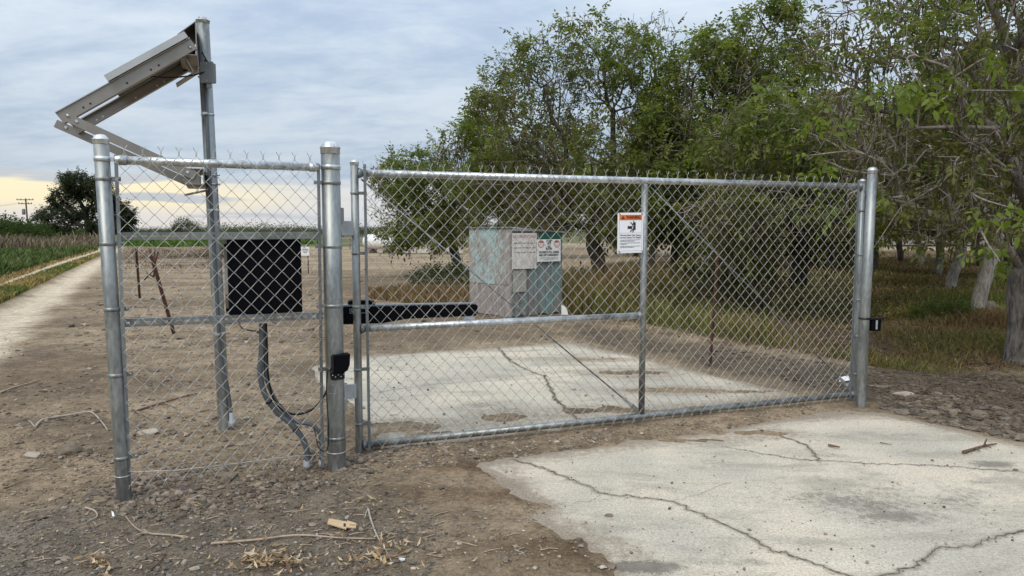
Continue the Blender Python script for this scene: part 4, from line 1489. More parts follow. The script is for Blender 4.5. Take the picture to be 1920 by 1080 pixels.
f00, f10, f11, f01 = pxB(960, 505, .052), pxB(1006, 502, .052), pxB(1006, 440, .052), pxB(960, 435, .052)
fs = thing('faded_sign', (f00 + f10) / 2, 'faded white sign with red heading on the left of the teal shed wall', 'sign')
m_fs = plywood('peeling_white_sign', (0.62, .59, .55), (0.74, .71, .67), (0.25, .21, .18), (0.55, (0.30, .27, .23), (0.42, .36, .31)), 11.0)
fcn = (f00 + f10 + f11 + f01) / 4
fw_, fhh = np.linalg.norm(f10 - f00), np.linalg.norm(f01 - f00) * .97
MB().box(fcn, (fw_, .006, fhh), uB, nB, UPV).build('sign_plate', m_fs, fs)
text('NO TRESPASSING', .07, fcn + UPV * fhh * .40 + nB * .004, uB, UPV, M['redink'], fs, 'lettering', fw_ * .92)
lm = MB()
for k in range(3):
    xx = -.42
    while xx < .40:
        wl = rng.uniform(.05, .14)
        lm.box(fcn + uB * (xx + wl / 2) * fw_ + UPV * fhh * (.22 - .13 * k) + nB * .004, (wl * fw_, .001, .018), uB, nB, UPV)
        xx += wl + .05
lm.build('worn_print', M['greyink'], fs)
g00, g10, g11, g01 = pxB(1007, 491, .056), pxB(1051, 489, .056), pxB(1051, 449, .056), pxB(1007, 449, .056)
gs = thing('notice_sign', (g00 + g10) / 2, 'white sign with two red emblems and black lettering on the right of the shed', 'sign')
gc_ = (g00 + g10 + g11 + g01) / 4
gw_, gh_ = np.linalg.norm(g10 - g00), np.linalg.norm(g01 - g00)
MB().box(gc_, (gw_, .006, gh_), uB, nB, UPV).build('sign_plate', M['white'], gs)
gq = lambda a, b_: gc_ + uB * a * gw_ + UPV * b_ * gh_ + nB * .0045
for sx in (-.34, .33):
    e = MB()
    R_ = .070
    e.lathe(gq(sx, .30), [(R_, 0), (R_, .001)], 8, nB)
    eo = e.build('octagon_emblem', M['redink'], gs)
    MB().lathe(gq(sx, .30) + nB * .0012, [(R_ * .80, 0), (R_ * .80, .001)], 8, nB).build('emblem_field', M['white'], eo)
    text('STOP' if sx < 0 else 'ALTO', .032, gq(sx, .25) + nB * .003, uB, UPV, M['redink'], eo, 'lettering', .075)
    MB().box(gq(sx, .38) + nB * .003, (.08, .001, .035), uB, nB, UPV).build('emblem_bar', M['redink'], eo)
for body_, b_, s_, w_ in (('KEEP', .42, .055, .22), ('OUT', .31, .055, .18), ('NO', .17, .05, .12), ('ENTRE', .07, .05, .26), ('BIOSECURE AREA', -.08, .055, .86), ('AREA DE BIOSEGURIDAD', -.21, .05, .86)):
    text(body_, s_, gq(0, b_), uB, UPV, M['ink'], gs, 'lettering', gw_ * w_, bold=.0016)
fp = MB()
for k in range(3):
    fp.box(gq(0, -.32 - .05 * k), (gw_ * (.8 if k < 2 else .55), .001, .006), uB, nB, UPV)
fp.build('fine_print', M['greyink'], gs)


# ================================================================== TREES
def rot_from(u):
    pass


def grow_tree(base, limbs, pts, seed, bf=0.30, step=0.28):
    """limbs: list of polylines (first one is the trunk); pts: places the twigs must reach. Returns nodes, parents."""
    rg = np.random.default_rng(seed)
    N, Pn, plen = [], [], []

    def addn(p, par):
        N.append(np.asarray(p, float))
        Pn.append(par)
        plen.append(0 if par < 0 else plen[par] + np.linalg.norm(N[-1] - N[par]))
        return len(N) - 1
    cap = 4 * len(pts) * 3 + 4000
    A = np.zeros((cap, 3))
    PLN = np.zeros(cap)
    OKN = np.zeros(cap, bool)

    def push(p, par, ok=True):
        i = addn(p, par)
        A[i] = p
        PLN[i] = plen[i]
        OKN[i] = ok
        return i
    for li, lb in enumerate(limbs):
        lb = [np.asarray(q, float) for q in lb]
        if li == 0:
            cur = push(lb[0], -1, False)
        else:
            d = np.linalg.norm(A[:len(N)] - lb[0], axis=1)
            cur = int(d.argmin())
        prev = A[cur].copy()
        for q in lb[1:] if li == 0 else lb:
            L = np.linalg.norm(q - prev)
            n = max(1, int(L / step))
            for k in range(1, n + 1):
                w = prev + (q - prev) * k / n + (rg.normal(0, .02, 3) if k < n else 0)
                cur = push(w, cur, li > 0 or q is lb[-1])
            prev = q
    root = A[len(limbs[0]) - 1]
    order = np.argsort(np.linalg.norm(pts - A[:len(N)][OKN[:len(N)]].mean(0), axis=1))
    tips = []
    for i in order:
        p = pts[i]
        n = len(N)
        d = np.linalg.norm(A[:n] - p, axis=1)
        c = d + bf * PLN[:n] + (~OKN[:n]) * 50
        par = int(c.argmin())
        L = d[par]
        k = max(1, int(L / step))
        prev = A[par].copy()
        # leave the parent in a bow
        side = rg.normal(0, 1, 3)
        side -= unit(p - prev) * np.dot(side, unit(p - prev))
        bow = unit(side) * L * rg.uniform(.03, .16) + np.array([0, 0, -.05 * L])
        for j in range(1, k + 1):
            t = j / k
            w = A[par] * (1 - t) + p * t + bow * math.sin(math.pi * t) + (rg.normal(0, .018, 3) if j < k else 0)
            prevn = par if j == 1 else cur
            cur = push(w, prevn)
        tips.append(cur)
    return A[:len(N)].copy(), np.array(Pn), np.array(tips)


def branch_meshes(N, Pn, r_base, r_tip, split=0.05):
    n = len(N)
    kids = [[] for _ in range(n)]
    for i, p in enumerate(Pn):
        if p >= 0:
            kids[p].append(i)
    cnt = np.zeros(n)
    for i in range(n - 1, -1, -1):
        if not kids[i]:
            cnt[i] = 1
        if Pn[i] >= 0:
            cnt[Pn[i]] += cnt[i]
    e = math.log(r_base / r_tip) / math.log(max(cnt[0], 2))
    rad = r_tip * cnt ** e
    big, small = ([], [], 0), ([], [], 0)
    store = {'b': [[], [], 0], 's': [[], [], 0]}
    stack = [(0, -1)]
    while stack:
        st, par = stack.pop()
        ch = [st] if par < 0 else [par, st]
        cur = st
        while kids[cur]:
            ks = sorted(kids[cur], key=lambda q: -cnt[q])
            for q in ks[1:]:
                stack.append((q, cur))
            cur = ks[0]
            ch.append(cur)
        if len(ch) < 2:
            continue
        P = N[ch]
        R = rad[ch].copy()
        if par >= 0:
            R[0] = min(R[0], R[1] * 1.25)
        rm = R[1] if par >= 0 else R[0]
        K = 10 if rm > .08 else (6 if rm > .025 else (4 if rm > .010 else 3))
        T = np.gradient(P, axis=0)
        T /= np.linalg.norm(T, axis=1, keepdims=True) + 1e-9
        ref = np.array([0.31, 0.85, 0.43])
        E1 = np.cross(T, ref)
        E1 /= np.linalg.norm(E1, axis=1, keepdims=True) + 1e-9
        E2 = np.cross(T, E1)
        an = 2 * np.pi * np.arange(K) / K
        lump = 1 + (0.10 * np.sin(3 * an[None, :] + P[:, 2:3] * 5) + .06 * np.sin(5 * an[None, :] - P[:, 2:3] * 9) if K > 6 else 0)
        rr_ = (R[:, None] * lump)[:, :, None]
        V = P[:, None, :] + rr_ * (np.cos(an)[None, :, None] * E1[:, None, :] + np.sin(an)[None, :, None] * E2[:, None, :])
        s = store['b' if rm > split else 's']
        idx = np.arange(len(P) * K).reshape(len(P), K) + s[2]
        q = np.stack([idx[:-1], np.roll(idx[:-1], -1, 1), np.roll(idx[1:], -1, 1), idx[1:]], -1).reshape(-1, 4)
        s[0].append(V.reshape(-1, 3))
        s[1].append(q)
        s[2] += len(P) * K
    return store, rad, cnt


def leaf_template(nl, size, fine, rg):
    """a drooping compound leaf: paired leaflets on a rachis; returns verts, faces (tri/quads), shade per vertex"""
    V, Fc = [], []
    L = size
    for k in range(nl):
        if k == nl - 1:
            t, sd_ = 1.0, 0
        else:
            t, sd_ = 0.35 + 0.60 * (k // 2) / max(1, (nl - 1) // 2), (1 if k % 2 else -1)
        base_ = np.array([0.0, t * L, -0.25 * L * t * t])
        ll = L * (0.34 + .10 * t) * rg.uniform(.85, 1.15)
        wd = ll * .46
        d = unit(np.array([sd_ * 1.0, .45 + (1.2 if sd_ == 0 else 0), -.55 + rg.normal(0, .25)]))
        sdv = unit(np.cross(d, np.array([rg.normal(0, .35), rg.normal(0, .35), 1.0])))
        nrm = np.cross(sdv, d)
        o = len(V)
        if fine:
            V += [base_, base_ + d * ll * .32 + sdv * wd * .45 + nrm * wd * .10, base_ + d * ll * .68 + sdv * wd * .42 + nrm * wd * .06 - np.array([0, 0, ll * .05]), base_ + d * ll - np.array([0, 0, ll * .16]),
                  base_ + d * ll * .68 - sdv * wd * .42 + nrm * wd * .06 - np.array([0, 0, ll * .05]), base_ + d * ll * .32 - sdv * wd * .45 + nrm * wd * .10, base_ + d * ll * .5 - np.array([0, 0, ll * .03])]
            Fc += [(o, o + 1, o + 6), (o + 1, o + 2, o + 6), (o + 2, o + 3, o + 6), (o + 3, o + 4, o + 6), (o + 4, o + 5, o + 6), (o + 5, o, o + 6)]
        else:
            V += [base_, base_ + d * ll * .5 + sdv * wd * .5 + nrm * wd * .1, base_ + d * ll - np.array([0, 0, ll * .1]), base_ + d * ll * .5 - sdv * wd * .5 + nrm * wd * .1]
            Fc += [(o, o + 1, o + 2), (o, o + 2, o + 3)]
    # the rachis, one thin sliver
    o = len(V)
    w = L * .012
    V += [np.array([-w, 0, 0]), np.array([w, 0, 0]), np.array([0, L, -.25 * L])]
    Fc += [(o, o + 1, o + 2)]
    return np.array(V), np.array(Fc)


def scatter_leaves(pos, dirs, cols, sizes, fine, seed, nl=7):
    rg = np.random.default_rng(seed)
    temps = [leaf_template(nl if k % 3 else nl - 2, 1.0, fine, rg) for k in range(6)]
    Vs, Fs, Cs, off = [], [], [], 0
    pick = rg.integers(0, 6, len(pos))
    for k in range(6):
        s = pick == k
        if not s.any():
            continue
        V, Fc = temps[k]
        D = dirs[s] / (np.linalg.norm(dirs[s], axis=1, keepdims=True) + 1e-9)
        Zr = np.tile(np.array([0, 0, 1.0]), (len(D), 1)) + rg.normal(0, .35, (len(D), 3))
        X = np.cross(D, Zr)
        X /= np.linalg.norm(X, axis=1, keepdims=True) + 1e-9
        Z = np.cross(X, D)
        S = sizes[s][:, None, None]
        P = pos[s][:, None, :] + S * (V[None, :, 0:1] * X[:, None, :] + V[None, :, 1:2] * D[:, None, :] + V[None, :, 2:3] * Z[:, None, :])
        m_ = len(D)
        Vs.append(P.reshape(-1, 3))
        Fs.append((Fc[None] + (np.arange(m_) * len(V))[:, None, None] + off).reshape(-1, 3))
        Cs.append(np.repeat(cols[s], len(V), 0) * rg.uniform(.9, 1.1, (m_ * len(V), 1)))
        off += m_ * len(V)
    return np.concatenate(Vs), np.concatenate(Fs), np.concatenate(Cs)


GREEN = np.array([0.110, 0.148, 0.032])
FRESH = np.array([0.185, 0.225, 0.042])
OLIVE = np.array([0.142, 0.126, 0.046])
BRONZE = np.array([0.150, 0.108, 0.058])


def ell(px, py, d, rx, rz, ry):
    """crown lobe measured in the photograph: centre pixel, distance, half sizes"""
    c = Y(px, py, d)
    k = d / F
    return np.array([c[0], c[1], c[2], rx * k, ry, rz * k])


def sample_lobes(lobes, n, rg, zmin=0.5):
    vol = np.array([l[3] * l[4] * l[5] for l in lobes]) ** 0.8
    pk = rg.choice(len(lobes), n, p=vol / vol.sum())
    v = rg.normal(0, 1, (n, 3))
    v /= np.linalg.norm(v, axis=1, keepdims=True)
    r = rg.uniform(0.08, 1, n) ** 0.42
    L = np.array(lobes)[pk]
    P = L[:, :3] + v * r[:, None] * L[:, 3:6]
    return P[P[:, 2] > zmin]


def tree(label, base, limbs, lobes, ntip, r_base, seed, leaf=0.26, nleaf=2.0, fresh=0.35, fine=False, group='walnut trees of the orchard', bark_t='bark', name='walnut_tree', lean_col=None, r_tip=.0035, cat='tree', dens=0.5, catk=0.5, bf=.30, twig='twig_dark', pal=None):
    rg = np.random.default_rng(seed)
    root = thing(name, base, label, cat, group)
    pts = sample_lobes(lobes, ntip, rg)
    N, Pn, tips = grow_tree(base, limbs, pts, seed, bf)
    st, rad, cnt = branch_meshes(N, Pn, r_base, r_tip)
    for key, nm, mt in (('b', 'trunk', bark_t), ('s', 'branches', twig)):
        if st[key][0]:
            me = np_mesh(nm, np.concatenate(st[key][0]) - ORIG[root], np.concatenate(st[key][1]), None, True)
            bo = link(nm, me, M[mt], root)
            if name == 'oak_tree' and key == 's':
                bo['kind'] = 'stuff'
    # sprays of leaves at the twig ends, some ends bare
    thin = tips[cnt[tips] <= 2]
    cl_ = fbm(N[thin, 0] * .8 + N[thin, 2] * .6, N[thin, 1] * .8 + N[thin, 2] * .7, 3, seed)
    want = rg.poisson(nleaf * np.clip(1 + 6.5 * cl_ + rg.normal(0, .4, len(thin)), .0, 3.4))
    idx = np.repeat(thin, want)
    par = np.where(Pn[idx] >= 0, Pn[idx], idx)
    t = 1 - np.abs(rg.normal(0, .35, len(idx)))[:, None]
    pos = N[idx] * t + N[par] * (1 - t)
    out = N[idx] - N[par]
    out /= np.linalg.norm(out, axis=1, keepdims=True) + 1e-6
    dr = out * .5 + rg.normal(0, .65, (len(idx), 3)) + np.array([0, 0, -.12])
    lc_ = np.repeat(cl_, want)
    hz = (pos[:, 2] - pos[:, 2].min()) / (np.ptp(pos[:, 2]) + 1e-6)
    f = np.clip(fresh + 2.2 * lc_ + .35 * (hz - .5) + rg.normal(0, .18, len(idx)), 0, 1)[:, None]
    alt = np.where(rg.uniform(0, 1, (len(idx), 1)) < .35, BRONZE, OLIVE)
    mid = np.where(rg.uniform(0, 1, (len(idx), 1)) < .5, FRESH, GREEN)
    col = alt * (1 - f) + mid * f
    if pal is not None:
        col = np.array(pal)[rg.integers(0, len(pal), len(idx))]
    col = col * rg.uniform(.75, 1.25, (len(idx), 1))
    sz = leaf * rg.uniform(.6, 1.2, len(idx))
    V, Fc, C_ = scatter_leaves(pos, dr, col, sz, fine, seed + 1)
    # hanging catkins
    nk = int(len(tips) * catk)
    if nk:
        ti = rg.choice(tips, nk)
        q = N[ti] + rg.normal(0, .05, (nk, 3))
        L = rg.uniform(.07, .14, nk)[:, None]
        a_ = rg.uniform(0, 6.28, nk)
        w = np.stack([np.cos(a_), np.sin(a_), np.zeros(nk)], 1) * .007
        dn = np.stack([rg.normal(0, .25, nk), rg.normal(0, .25, nk), -np.ones(nk)], 1) * L
        kv = np.stack([q - w, q + w, q + w * .7 + dn, q - w * .7 + dn], 1).reshape(-1, 3)
        kf = np.arange(nk * 4).reshape(nk, 4)
        kf = np.concatenate([kf[:, [0, 1, 2]], kf[:, [0, 2, 3]]])
        V0 = len(V)
        V = np.concatenate([V, kv])
        Fc = np.concatenate([Fc, kf + V0])
        C_ = np.concatenate([C_, np.tile(np.array([[.075, .066, .030]]), (len(kv), 1))])
    me = np_mesh('crown', V - ORIG[root], Fc, C_)
    tag(link('crown', me, M['leaf'], root), kind='stuff')
    return root, N, cnt


b1 = G(868, 516)
tree('walnut tree with a slanting trunk left of the shed', b1,
     [[b1 - UPV * .1, Y(861, 507, b1[1]) * 1, Y(851, 470, b1[1]), Y(845, 430, b1[1])], [Y(845, 430, b1[1]), Y(800, 370, 23.5), Y(770, 330, 23.5)], [Y(845, 430, b1[1]), Y(880, 350, 24), Y(900, 290, 24)],
      [Y(845, 430, b1[1]), Y(790, 410, 23), Y(720, 400, 22.5)]],
     [ell(810, 350, 23.5, 115, 78, 2.0), ell(900, 290, 24, 90, 72, 1.9), ell(745, 385, 23, 62, 60, 1.5), ell(850, 300, 23.5, 60, 62, 1.5), ell(800, 430, 22.5, 100, 40, 1.5), ell(760, 440, 22.3, 60, 30, 1.2), ell(715, 330, 23, 28, 30, .7)],
     2200, .15, 101, leaf=0.3, nleaf=2.6, fresh=0.6, bark_t='bark_dark', dens=.62, r_tip=0.0055)
b2 = G(1136, 540)
d2 = b2[1]
tree('tall walnut tree with a rounded sparse crown behind the shed', b2,
     [[b2 - UPV * .1, Y(1126, 510, d2), Y(1112, 460, d2), Y(1118, 400, d2)], [Y(1118, 400, d2), Y(1148, 330, d2), Y(1149, 210, d2), Y(1090, 145, d2), Y(1040, 120, d2)],
      [Y(1118, 400, d2), Y(1060, 320, d2 - .5), Y(980, 260, d2 - .8)], [Y(1148, 330, d2), Y(1210, 240, d2 + .5), Y(1235, 120, d2 + .5)], [Y(1118, 400, d2), Y(1040, 390, d2 - 1), Y(960, 360, d2 - 1.3)],
      [Y(1118, 400, d2), Y(1190, 400, d2 - 1), Y(1240, 360, d2 - 1.4)]],
     [ell(990, 195, d2, 110, 105, 2.2), ell(1090, 120, d2, 130, 85, 2.3), ell(1200, 140, d2, 90, 110, 2.0), ell(970, 320, d2 - 1, 90, 80, 2.0), ell(905, 350, d2 - .5, 60, 55, 1.4), ell(1010, 420, d2 - .6, 80, 35, 1.4), ell(1110, 300, d2 - .8, 160, 95, 2.4), ell(1242, 60, d2, 24, 48, .6),
      ell(925, 210, d2, 50, 50, 1.0), ell(1100, 390, d2 - 1.5, 170, 60, 2.2), ell(960, 410, d2 - 1.2, 70, 40, 1.4), ell(1180, 430, d2 - 1.2, 100, 40, 1.6), ell(980, 85, d2, 32, 36, .8), ell(890, 190, d2, 22, 26, .5)],
     3400, .19, 102, leaf=0.27, nleaf=2.2, fresh=0.45, bark_t='bark_dark', dens=.58, r_tip=0.0055)
b3 = G(1275, 548)
d3 = b3[1]
tree('dense green walnut tree standing right of the warning sign', b3,
     [[b3 - UPV * .1, Y(1272, 500, d3), Y(1276, 440, d3), Y(1290, 390, d3)], [Y(1290, 390, d3), Y(1340, 270, d3), Y(1380, 160, d3), Y(1440, 60, d3)], [Y(1290, 390, d3), Y(1290, 270, d3), Y(1300, 150, d3)],
      [Y(1290, 390, d3), Y(1360, 380, d3 - .8), Y(1420, 360, d3 - 1)]],
     [ell(1320, 180, d3, 110, 110, 2.0), ell(1310, 310, d3 - .7, 125, 90, 2.0), ell(1440, 70, d3, 85, 85, 1.8), ell(1440, 170, d3, 110, 95, 2.0), ell(1325, 75, d3, 26, 45, .6), ell(1260, 270, d3 - 1, 70, 90, 1.2), ell(1350, 430, d3 - 1.2, 80, 75, 1.2), ell(1250, 400, d3 - 1, 80, 55, 1.2), ell(1400, 455, d3 - 2.2, 85, 60, 1.2), ell(1345, 475, d3 - 1.8, 70, 60, 1.1), ell(1470, 400, d3 - 2.5, 70, 60, 1.0)],
     2900, .19, 103, leaf=0.29, nleaf=2.6, fresh=0.68, bark_t='bark_dark', dens=.75, r_tip=0.0055)
b4 = G(1500, 580)
d4 = b4[1]
tree('walnut tree with bare tangled twigs directly behind the right half of the gate', b4,
     [[b4 - UPV * .1, Y(1497, 540, d4), Y(1500, 480, d4), Y(1505, 430, d4)], [Y(1505, 430, d4), Y(1450, 330, d4), Y(1370, 250, d4 - .5)], [Y(1505, 430, d4), Y(1540, 300, d4), Y(1560, 180, d4)],
      [Y(1505, 430, d4), Y(1430, 420, d4 - .6), Y(1350, 390, d4 - .8)], [Y(1505, 430, d4), Y(1620, 350, d4), Y(1700, 280, d4)]],
     [ell(1450, 270, d4 - .5, 130, 100, 1.7), ell(1565, 245, d4, 95, 75, 1.5), ell(1400, 390, d4 - 1, 130, 70, 1.4), ell(1540, 400, d4 - .6, 110, 75, 1.4), ell(1650, 320, d4, 120, 95, 1.8), ell(1380, 470, d4 - .8, 90, 55, .8), ell(1560, 455, d4 - .6, 70, 45, .9)],
     4200, .16, 104, leaf=0.26, nleaf=1.0, fresh=0.42, bark_t='bark_dark', dens=.58, r_tip=0.0062, twig='twig')
b5 = np.array([5.72, 7.95, 0.0])
d5 = b5[1]
t5 = Y(1912, 500, d5)
T5root, T5N, T5c = tree('near walnut tree with grey furrowed trunk at the right edge reaching over the gate', b5,
     [[b5 - UPV * .1, Y(1918, 620, d5), Y(1916, 520, d5), t5], [t5, Y(1890, 468, 7.7), Y(1838, 432, 7.5), Y(1752, 405, 7.3), Y(1660, 372, 7.1)],
      [t5, Y(1935, 400, 7.6), Y(1905, 330, 7.2), Y(1850, 286, 6.9), Y(1792, 310, 6.7), Y(1765, 345, 6.6), Y(1690, 387, 6.5), Y(1655, 440, 6.4), Y(1628, 480, 6.4)],
      [t5, Y(1960, 360, 7.8), Y(1930, 200, 7.9), Y(1830, 120, 7.8), Y(1760, 78, 7.8), Y(1700, 52, 7.8), Y(1620, 20, 7.8)],
      [Y(1850, 286, 6.9), Y(1790, 250, 6.5), Y(1760, 220, 6.3)], [Y(1905, 330, 7.2), Y(1860, 240, 7.0), Y(1720, 240, 6.9), Y(1640, 270, 6.8)],
      [t5, Y(2000, 380, 8.2), Y(2100, 250, 8.5), Y(2150, 60, 8.5)], [Y(1930, 200, 7.9), Y(1880, 60, 7.8), Y(1830, -60, 7.8)]],
     [ell(1720, 330, 7.0, 150, 90, .9), ell(1850, 220, 7.2, 130, 110, 1.2), ell(1680, 150, 7.3, 130, 100, 1.1), ell(1830, 40, 7.6, 170, 90, 1.4), ell(1600, 60, 7.8, 90, 60, .9), ell(1960, 330, 7.5, 110, 120, 1.2),
      ell(1800, 430, 7.0, 130, 45, .8), ell(2150, 200, 8.2, 260, 200, 1.9), ell(1900, -120, 8, 300, 140, 1.9), ell(1580, 250, 7.3, 70, 90, .6)],
     6200, .14, 105, leaf=.155, nleaf=.62, fresh=0.3, fine=True, bark_t='bark', dens=.50, r_tip=.0044, catk=.9, bf=.22, twig='twig')
b6 = G(1830, 584)
tree('whitewashed leaning walnut trunk, nearest of the pale trunks right of the latch post', b6,
     [[b6 - UPV * .1, Y(1840, 545, b6[1]), Y(1858, 480, b6[1]), Y(1868, 440, b6[1])], [Y(1868, 440, b6[1]), Y(1800, 330, 13), Y(1740, 250, 13)], [Y(1868, 440, b6[1]), Y(1930, 330, 13.8), Y(1960, 200, 14)],
      [Y(1868, 440, b6[1]), Y(1790, 410, 12.5), Y(1720, 400, 12.2)]],
     [ell(1800, 300, 13.5, 150, 120, 2.0), ell(1900, 180, 13.8, 170, 150, 2.2), ell(1770, 225, 13.4, 110, 100, 1.8), ell(1780, 410, 12.8, 120, 40, 1.3)],
     2600, .125, 106, leaf=.25, nleaf=.5, fresh=0.3, bark_t='bark_white', dens=.6, r_tip=0.007, twig='twig')
b7 = G(1780, 542)
T7, _, _ = tree('whitewashed walnut trunk with dark clods at its foot, second of the pale trunks', b7,
     [[b7 - UPV * .1, Y(1787, 515, b7[1]), Y(1800, 475, b7[1]), Y(1806, 440, b7[1])], [Y(1806, 440, b7[1]), Y(1760, 370, 18), Y(1720, 300, 18)], [Y(1806, 440, b7[1]), Y(1850, 360, 18.4), Y(1880, 260, 18.6)]],
     [ell(1740, 300, 18, 120, 110, 2.2), ell(1850, 230, 18.4, 130, 140, 2.4), ell(1790, 400, 17.6, 130, 40, 1.8), ell(1680, 390, 17.5, 70, 60, 1.4)],
     1900, .125, 107, leaf=.28, nleaf=1.8, fresh=0.34, bark_t='bark_white', dens=.65, r_tip=0.0055)


def kids_of(o):
    return [k for k in bpy.data.objects if k.parent is o]


def copy_tree(src, loc, rz, s, label, group='walnut trees of the orchard'):
    c = src.copy()
    COL.objects.link(c)
    c.location = tuple(loc)
    c.rotation_euler = (0, 0, rz)
    c.scale = (s, s, s)
    c['label'] = label
    c['group'] = group
    for k in kids_of(src):
        q = k.copy()
        COL.objects.link(q)
        q.parent = c
    return c


far_lab = 'walnut tree in the shaded rows far back among the orchard trunks'
for (px, py, rz, s) in [(1758, 516, .9, 1.0), (1730, 499, 2.2, 1.0), (1690, 490, 3.6, 1.05), (1640, 512, 1.5, 1.0), (1560, 505, 4.1, 1.05), (1430, 505, .3, 1.0), (1370, 492, 2.8, 1.05), (1220, 500, 5.0, 1.0),
                        (1190, 480, 1.1, 1.1), (1040, 486, 4.4, 1.05), (960, 478, 2.0, 1.0), (1300, 478, .7, 1.1), (1500, 485, 3.2, 1.1), (1600, 478, 5.5, 1.1), (1840, 500, 2.7, 1.1), (1900, 530, 1.9, 1.05), (1870, 490, 4.7, 1.1), (1000, 466, .4, 1.1), (1120, 468, 3.3, 1.1), (890, 474, 5.1, .95)]:
    g = G(px, py)
    ct = copy_tree(T7, g, rz, s, far_lab)
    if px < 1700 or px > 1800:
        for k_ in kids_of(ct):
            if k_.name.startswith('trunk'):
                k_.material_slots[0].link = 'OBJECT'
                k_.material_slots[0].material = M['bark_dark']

# hand-sized leaves of the near tree that can be told apart
hero = []
hr = np.random.default_rng(55)
for (cx, cy, d, n, sx, sy) in [(1885, 390, 5.7, 6, 36, 14), (1868, 470, 5.9, 6, 40, 14), (1556, 210, 6.4, 9, 34, 22), (1525, 290, 6.5, 6, 26, 30), (1655, 370, 7.0, 4, 8, 20), (1590, 385, 7.0, 6, 18, 22),
                              (1720, 150, 6.3, 9, 80, 20), (1850, 110, 6.2, 10, 80, 34), (1650, 150, 6.5, 7, 40, 20), (1760, 180, 6.2, 7, 60, 20), (1890, 170, 6.1, 6, 40, 40)]:
    for k in range(n):
        hero.append((Y(cx + hr.normal(0, sx * .6), cy + hr.normal(0, sy * .6), d + hr.normal(0, .15)), cx, d))
tm = []
for k in range(8):
    V, Fc = leaf_template(7 if k % 2 else 5, .26, True, hr)
    c0 = FRESH * hr.uniform(.65, 1.15) * np.array([.95, 1.05, .9]) * np.array([1.0, 1.0, .9])
    tm.append(np_mesh('leaf', V, Fc, np.tile(c0, (len(V), 1)), True))
for (p, cx, d) in hero:
    o = link('leaf', tm[hr.integers(0, 8)], M['leaf'], T5root)
    o.location = tuple(p - ORIG[T5root])
    o.rotation_euler = (hr.normal(-.75, .35), hr.normal(0, .35), hr.uniform(0, 6.28))
    s = hr.uniform(.6, .95)
    o.scale = (s, s, s)
# sprigs carrying them
near = T5N[T5c > 3]
for (cx, cy, d) in [(1880, 385, 5.7), (1868, 480, 5.9), (1560, 215, 6.4), (1530, 290, 6.5), (1590, 385, 7.0), (1720, 150, 6.3), (1850, 110, 6.2), (1640, 240, 6.5), (1760, 190, 6.2), (1890, 170, 6.1), (1655, 370, 7.0)]:
    p = Y(cx, cy, d)
    q = near[np.linalg.norm(near - p, axis=1).argmin()]
    mid = (p + q) / 2 + hr.normal(0, .06, 3)
    cp = curve_pts([q, mid, p, p + (p - mid) * .35], 14)
    MB().tube(cp, list(np.linspace(.011, .003, len(cp))), 5).build('branch', M['twig'], T5root)

# ================================================================== LEFT BACKGROUND
bo_ = G(162, 446)
do_ = 84.0
ob = np.array([Y(168, 446, do_)[0], do_, 0.0])
tree('big dark green oak tree standing beyond the dirt track at left', ob,
     [[ob - UPV * .2, Y(166, 425, do_), Y(160, 395, do_)], [Y(160, 395, do_), Y(140, 360, do_)], [Y(160, 395, do_), Y(195, 370, do_)]],
     [ell(148, 346, do_, 34, 27, 2.4), ell(118, 370, do_, 26, 19, 2.0), ell(184, 356, do_, 22, 24, 1.8), ell(92, 401, do_, 26, 15, 1.8), ell(74, 410, do_, 13, 9, 1.0), ell(206, 380, do_, 24, 28, 2.0), ell(228, 408, do_, 20, 30, 1.8), ell(142, 396, do_, 38, 17, 2.4), ell(205, 424, do_, 40, 17, 2.4), ell(120, 425, do_, 40, 13, 2.4)],
     1100, .42, 120, leaf=.62, pal=[(.034, .050, .022), (.050, .068, .028), (.026, .036, .018)], nleaf=7.5, fresh=.12, bark_t='bark_dark', name='oak_tree', group='far dark trees', dens=1.0, catk=0, r_tip=.02)


def bush(label, c, rx, ry, h, n, col, leafsz, seed, name='bush', group=None):
    rg = np.random.default_rng(seed)
    o = thing(name, c, label, 'bush', group)
    v = rg.normal(0, 1, (n, 3))
    v /= np.linalg.norm(v, axis=1, keepdims=True)
    v[:, 2] = np.abs(v[:, 2])
    rr_ = rg.uniform(.25, 1, n) ** .4 * (1 + .5 * fbm(v[:, 0] * 2.5 + seed, v[:, 1] * 2.5 + v[:, 2] * 2, 3, seed))
    P = c + v * rr_[:, None] * np.array([rx, ry, h])
    dr = v * .5 + rg.normal(0, .5, (n, 3)) + np.array([0, 0, .3])
    cc = np.array(col) * rg.uniform(.6, 1.4, (n, 1)) * (1 + .8 * fbm(P[:, 0] / leafsz * .2, P[:, 2] / leafsz * .2, 3, seed + 3))[:, None]
    V, Fc, C_ = scatter_leaves(P, dr, np.clip(cc, .01, 1), leafsz * rg.uniform(.6, 1.3, n), False, seed, 5)
    me = np_mesh('foliage', V - ORIG[o], Fc, C_)
    tag(link('foliage', me, M['leaf'], o), kind='stuff')
    st = MB()
    for k in range(7):
        a_ = rg.uniform(0, 6.28)
        e = c + np.array([math.cos(a_) * rx * .6, math.sin(a_) * ry * .6, h * .75])
        st.tube([c + np.array([math.cos(a_) * rx * .08, math.sin(a_) * ry * .08, -.05]), (c + e) / 2 + np.array([0, 0, h * .1]), e], [.012 * h + .004, .009 * h, .003], 5)
    st.build('stems', M['bark_dark'], o)
    return o


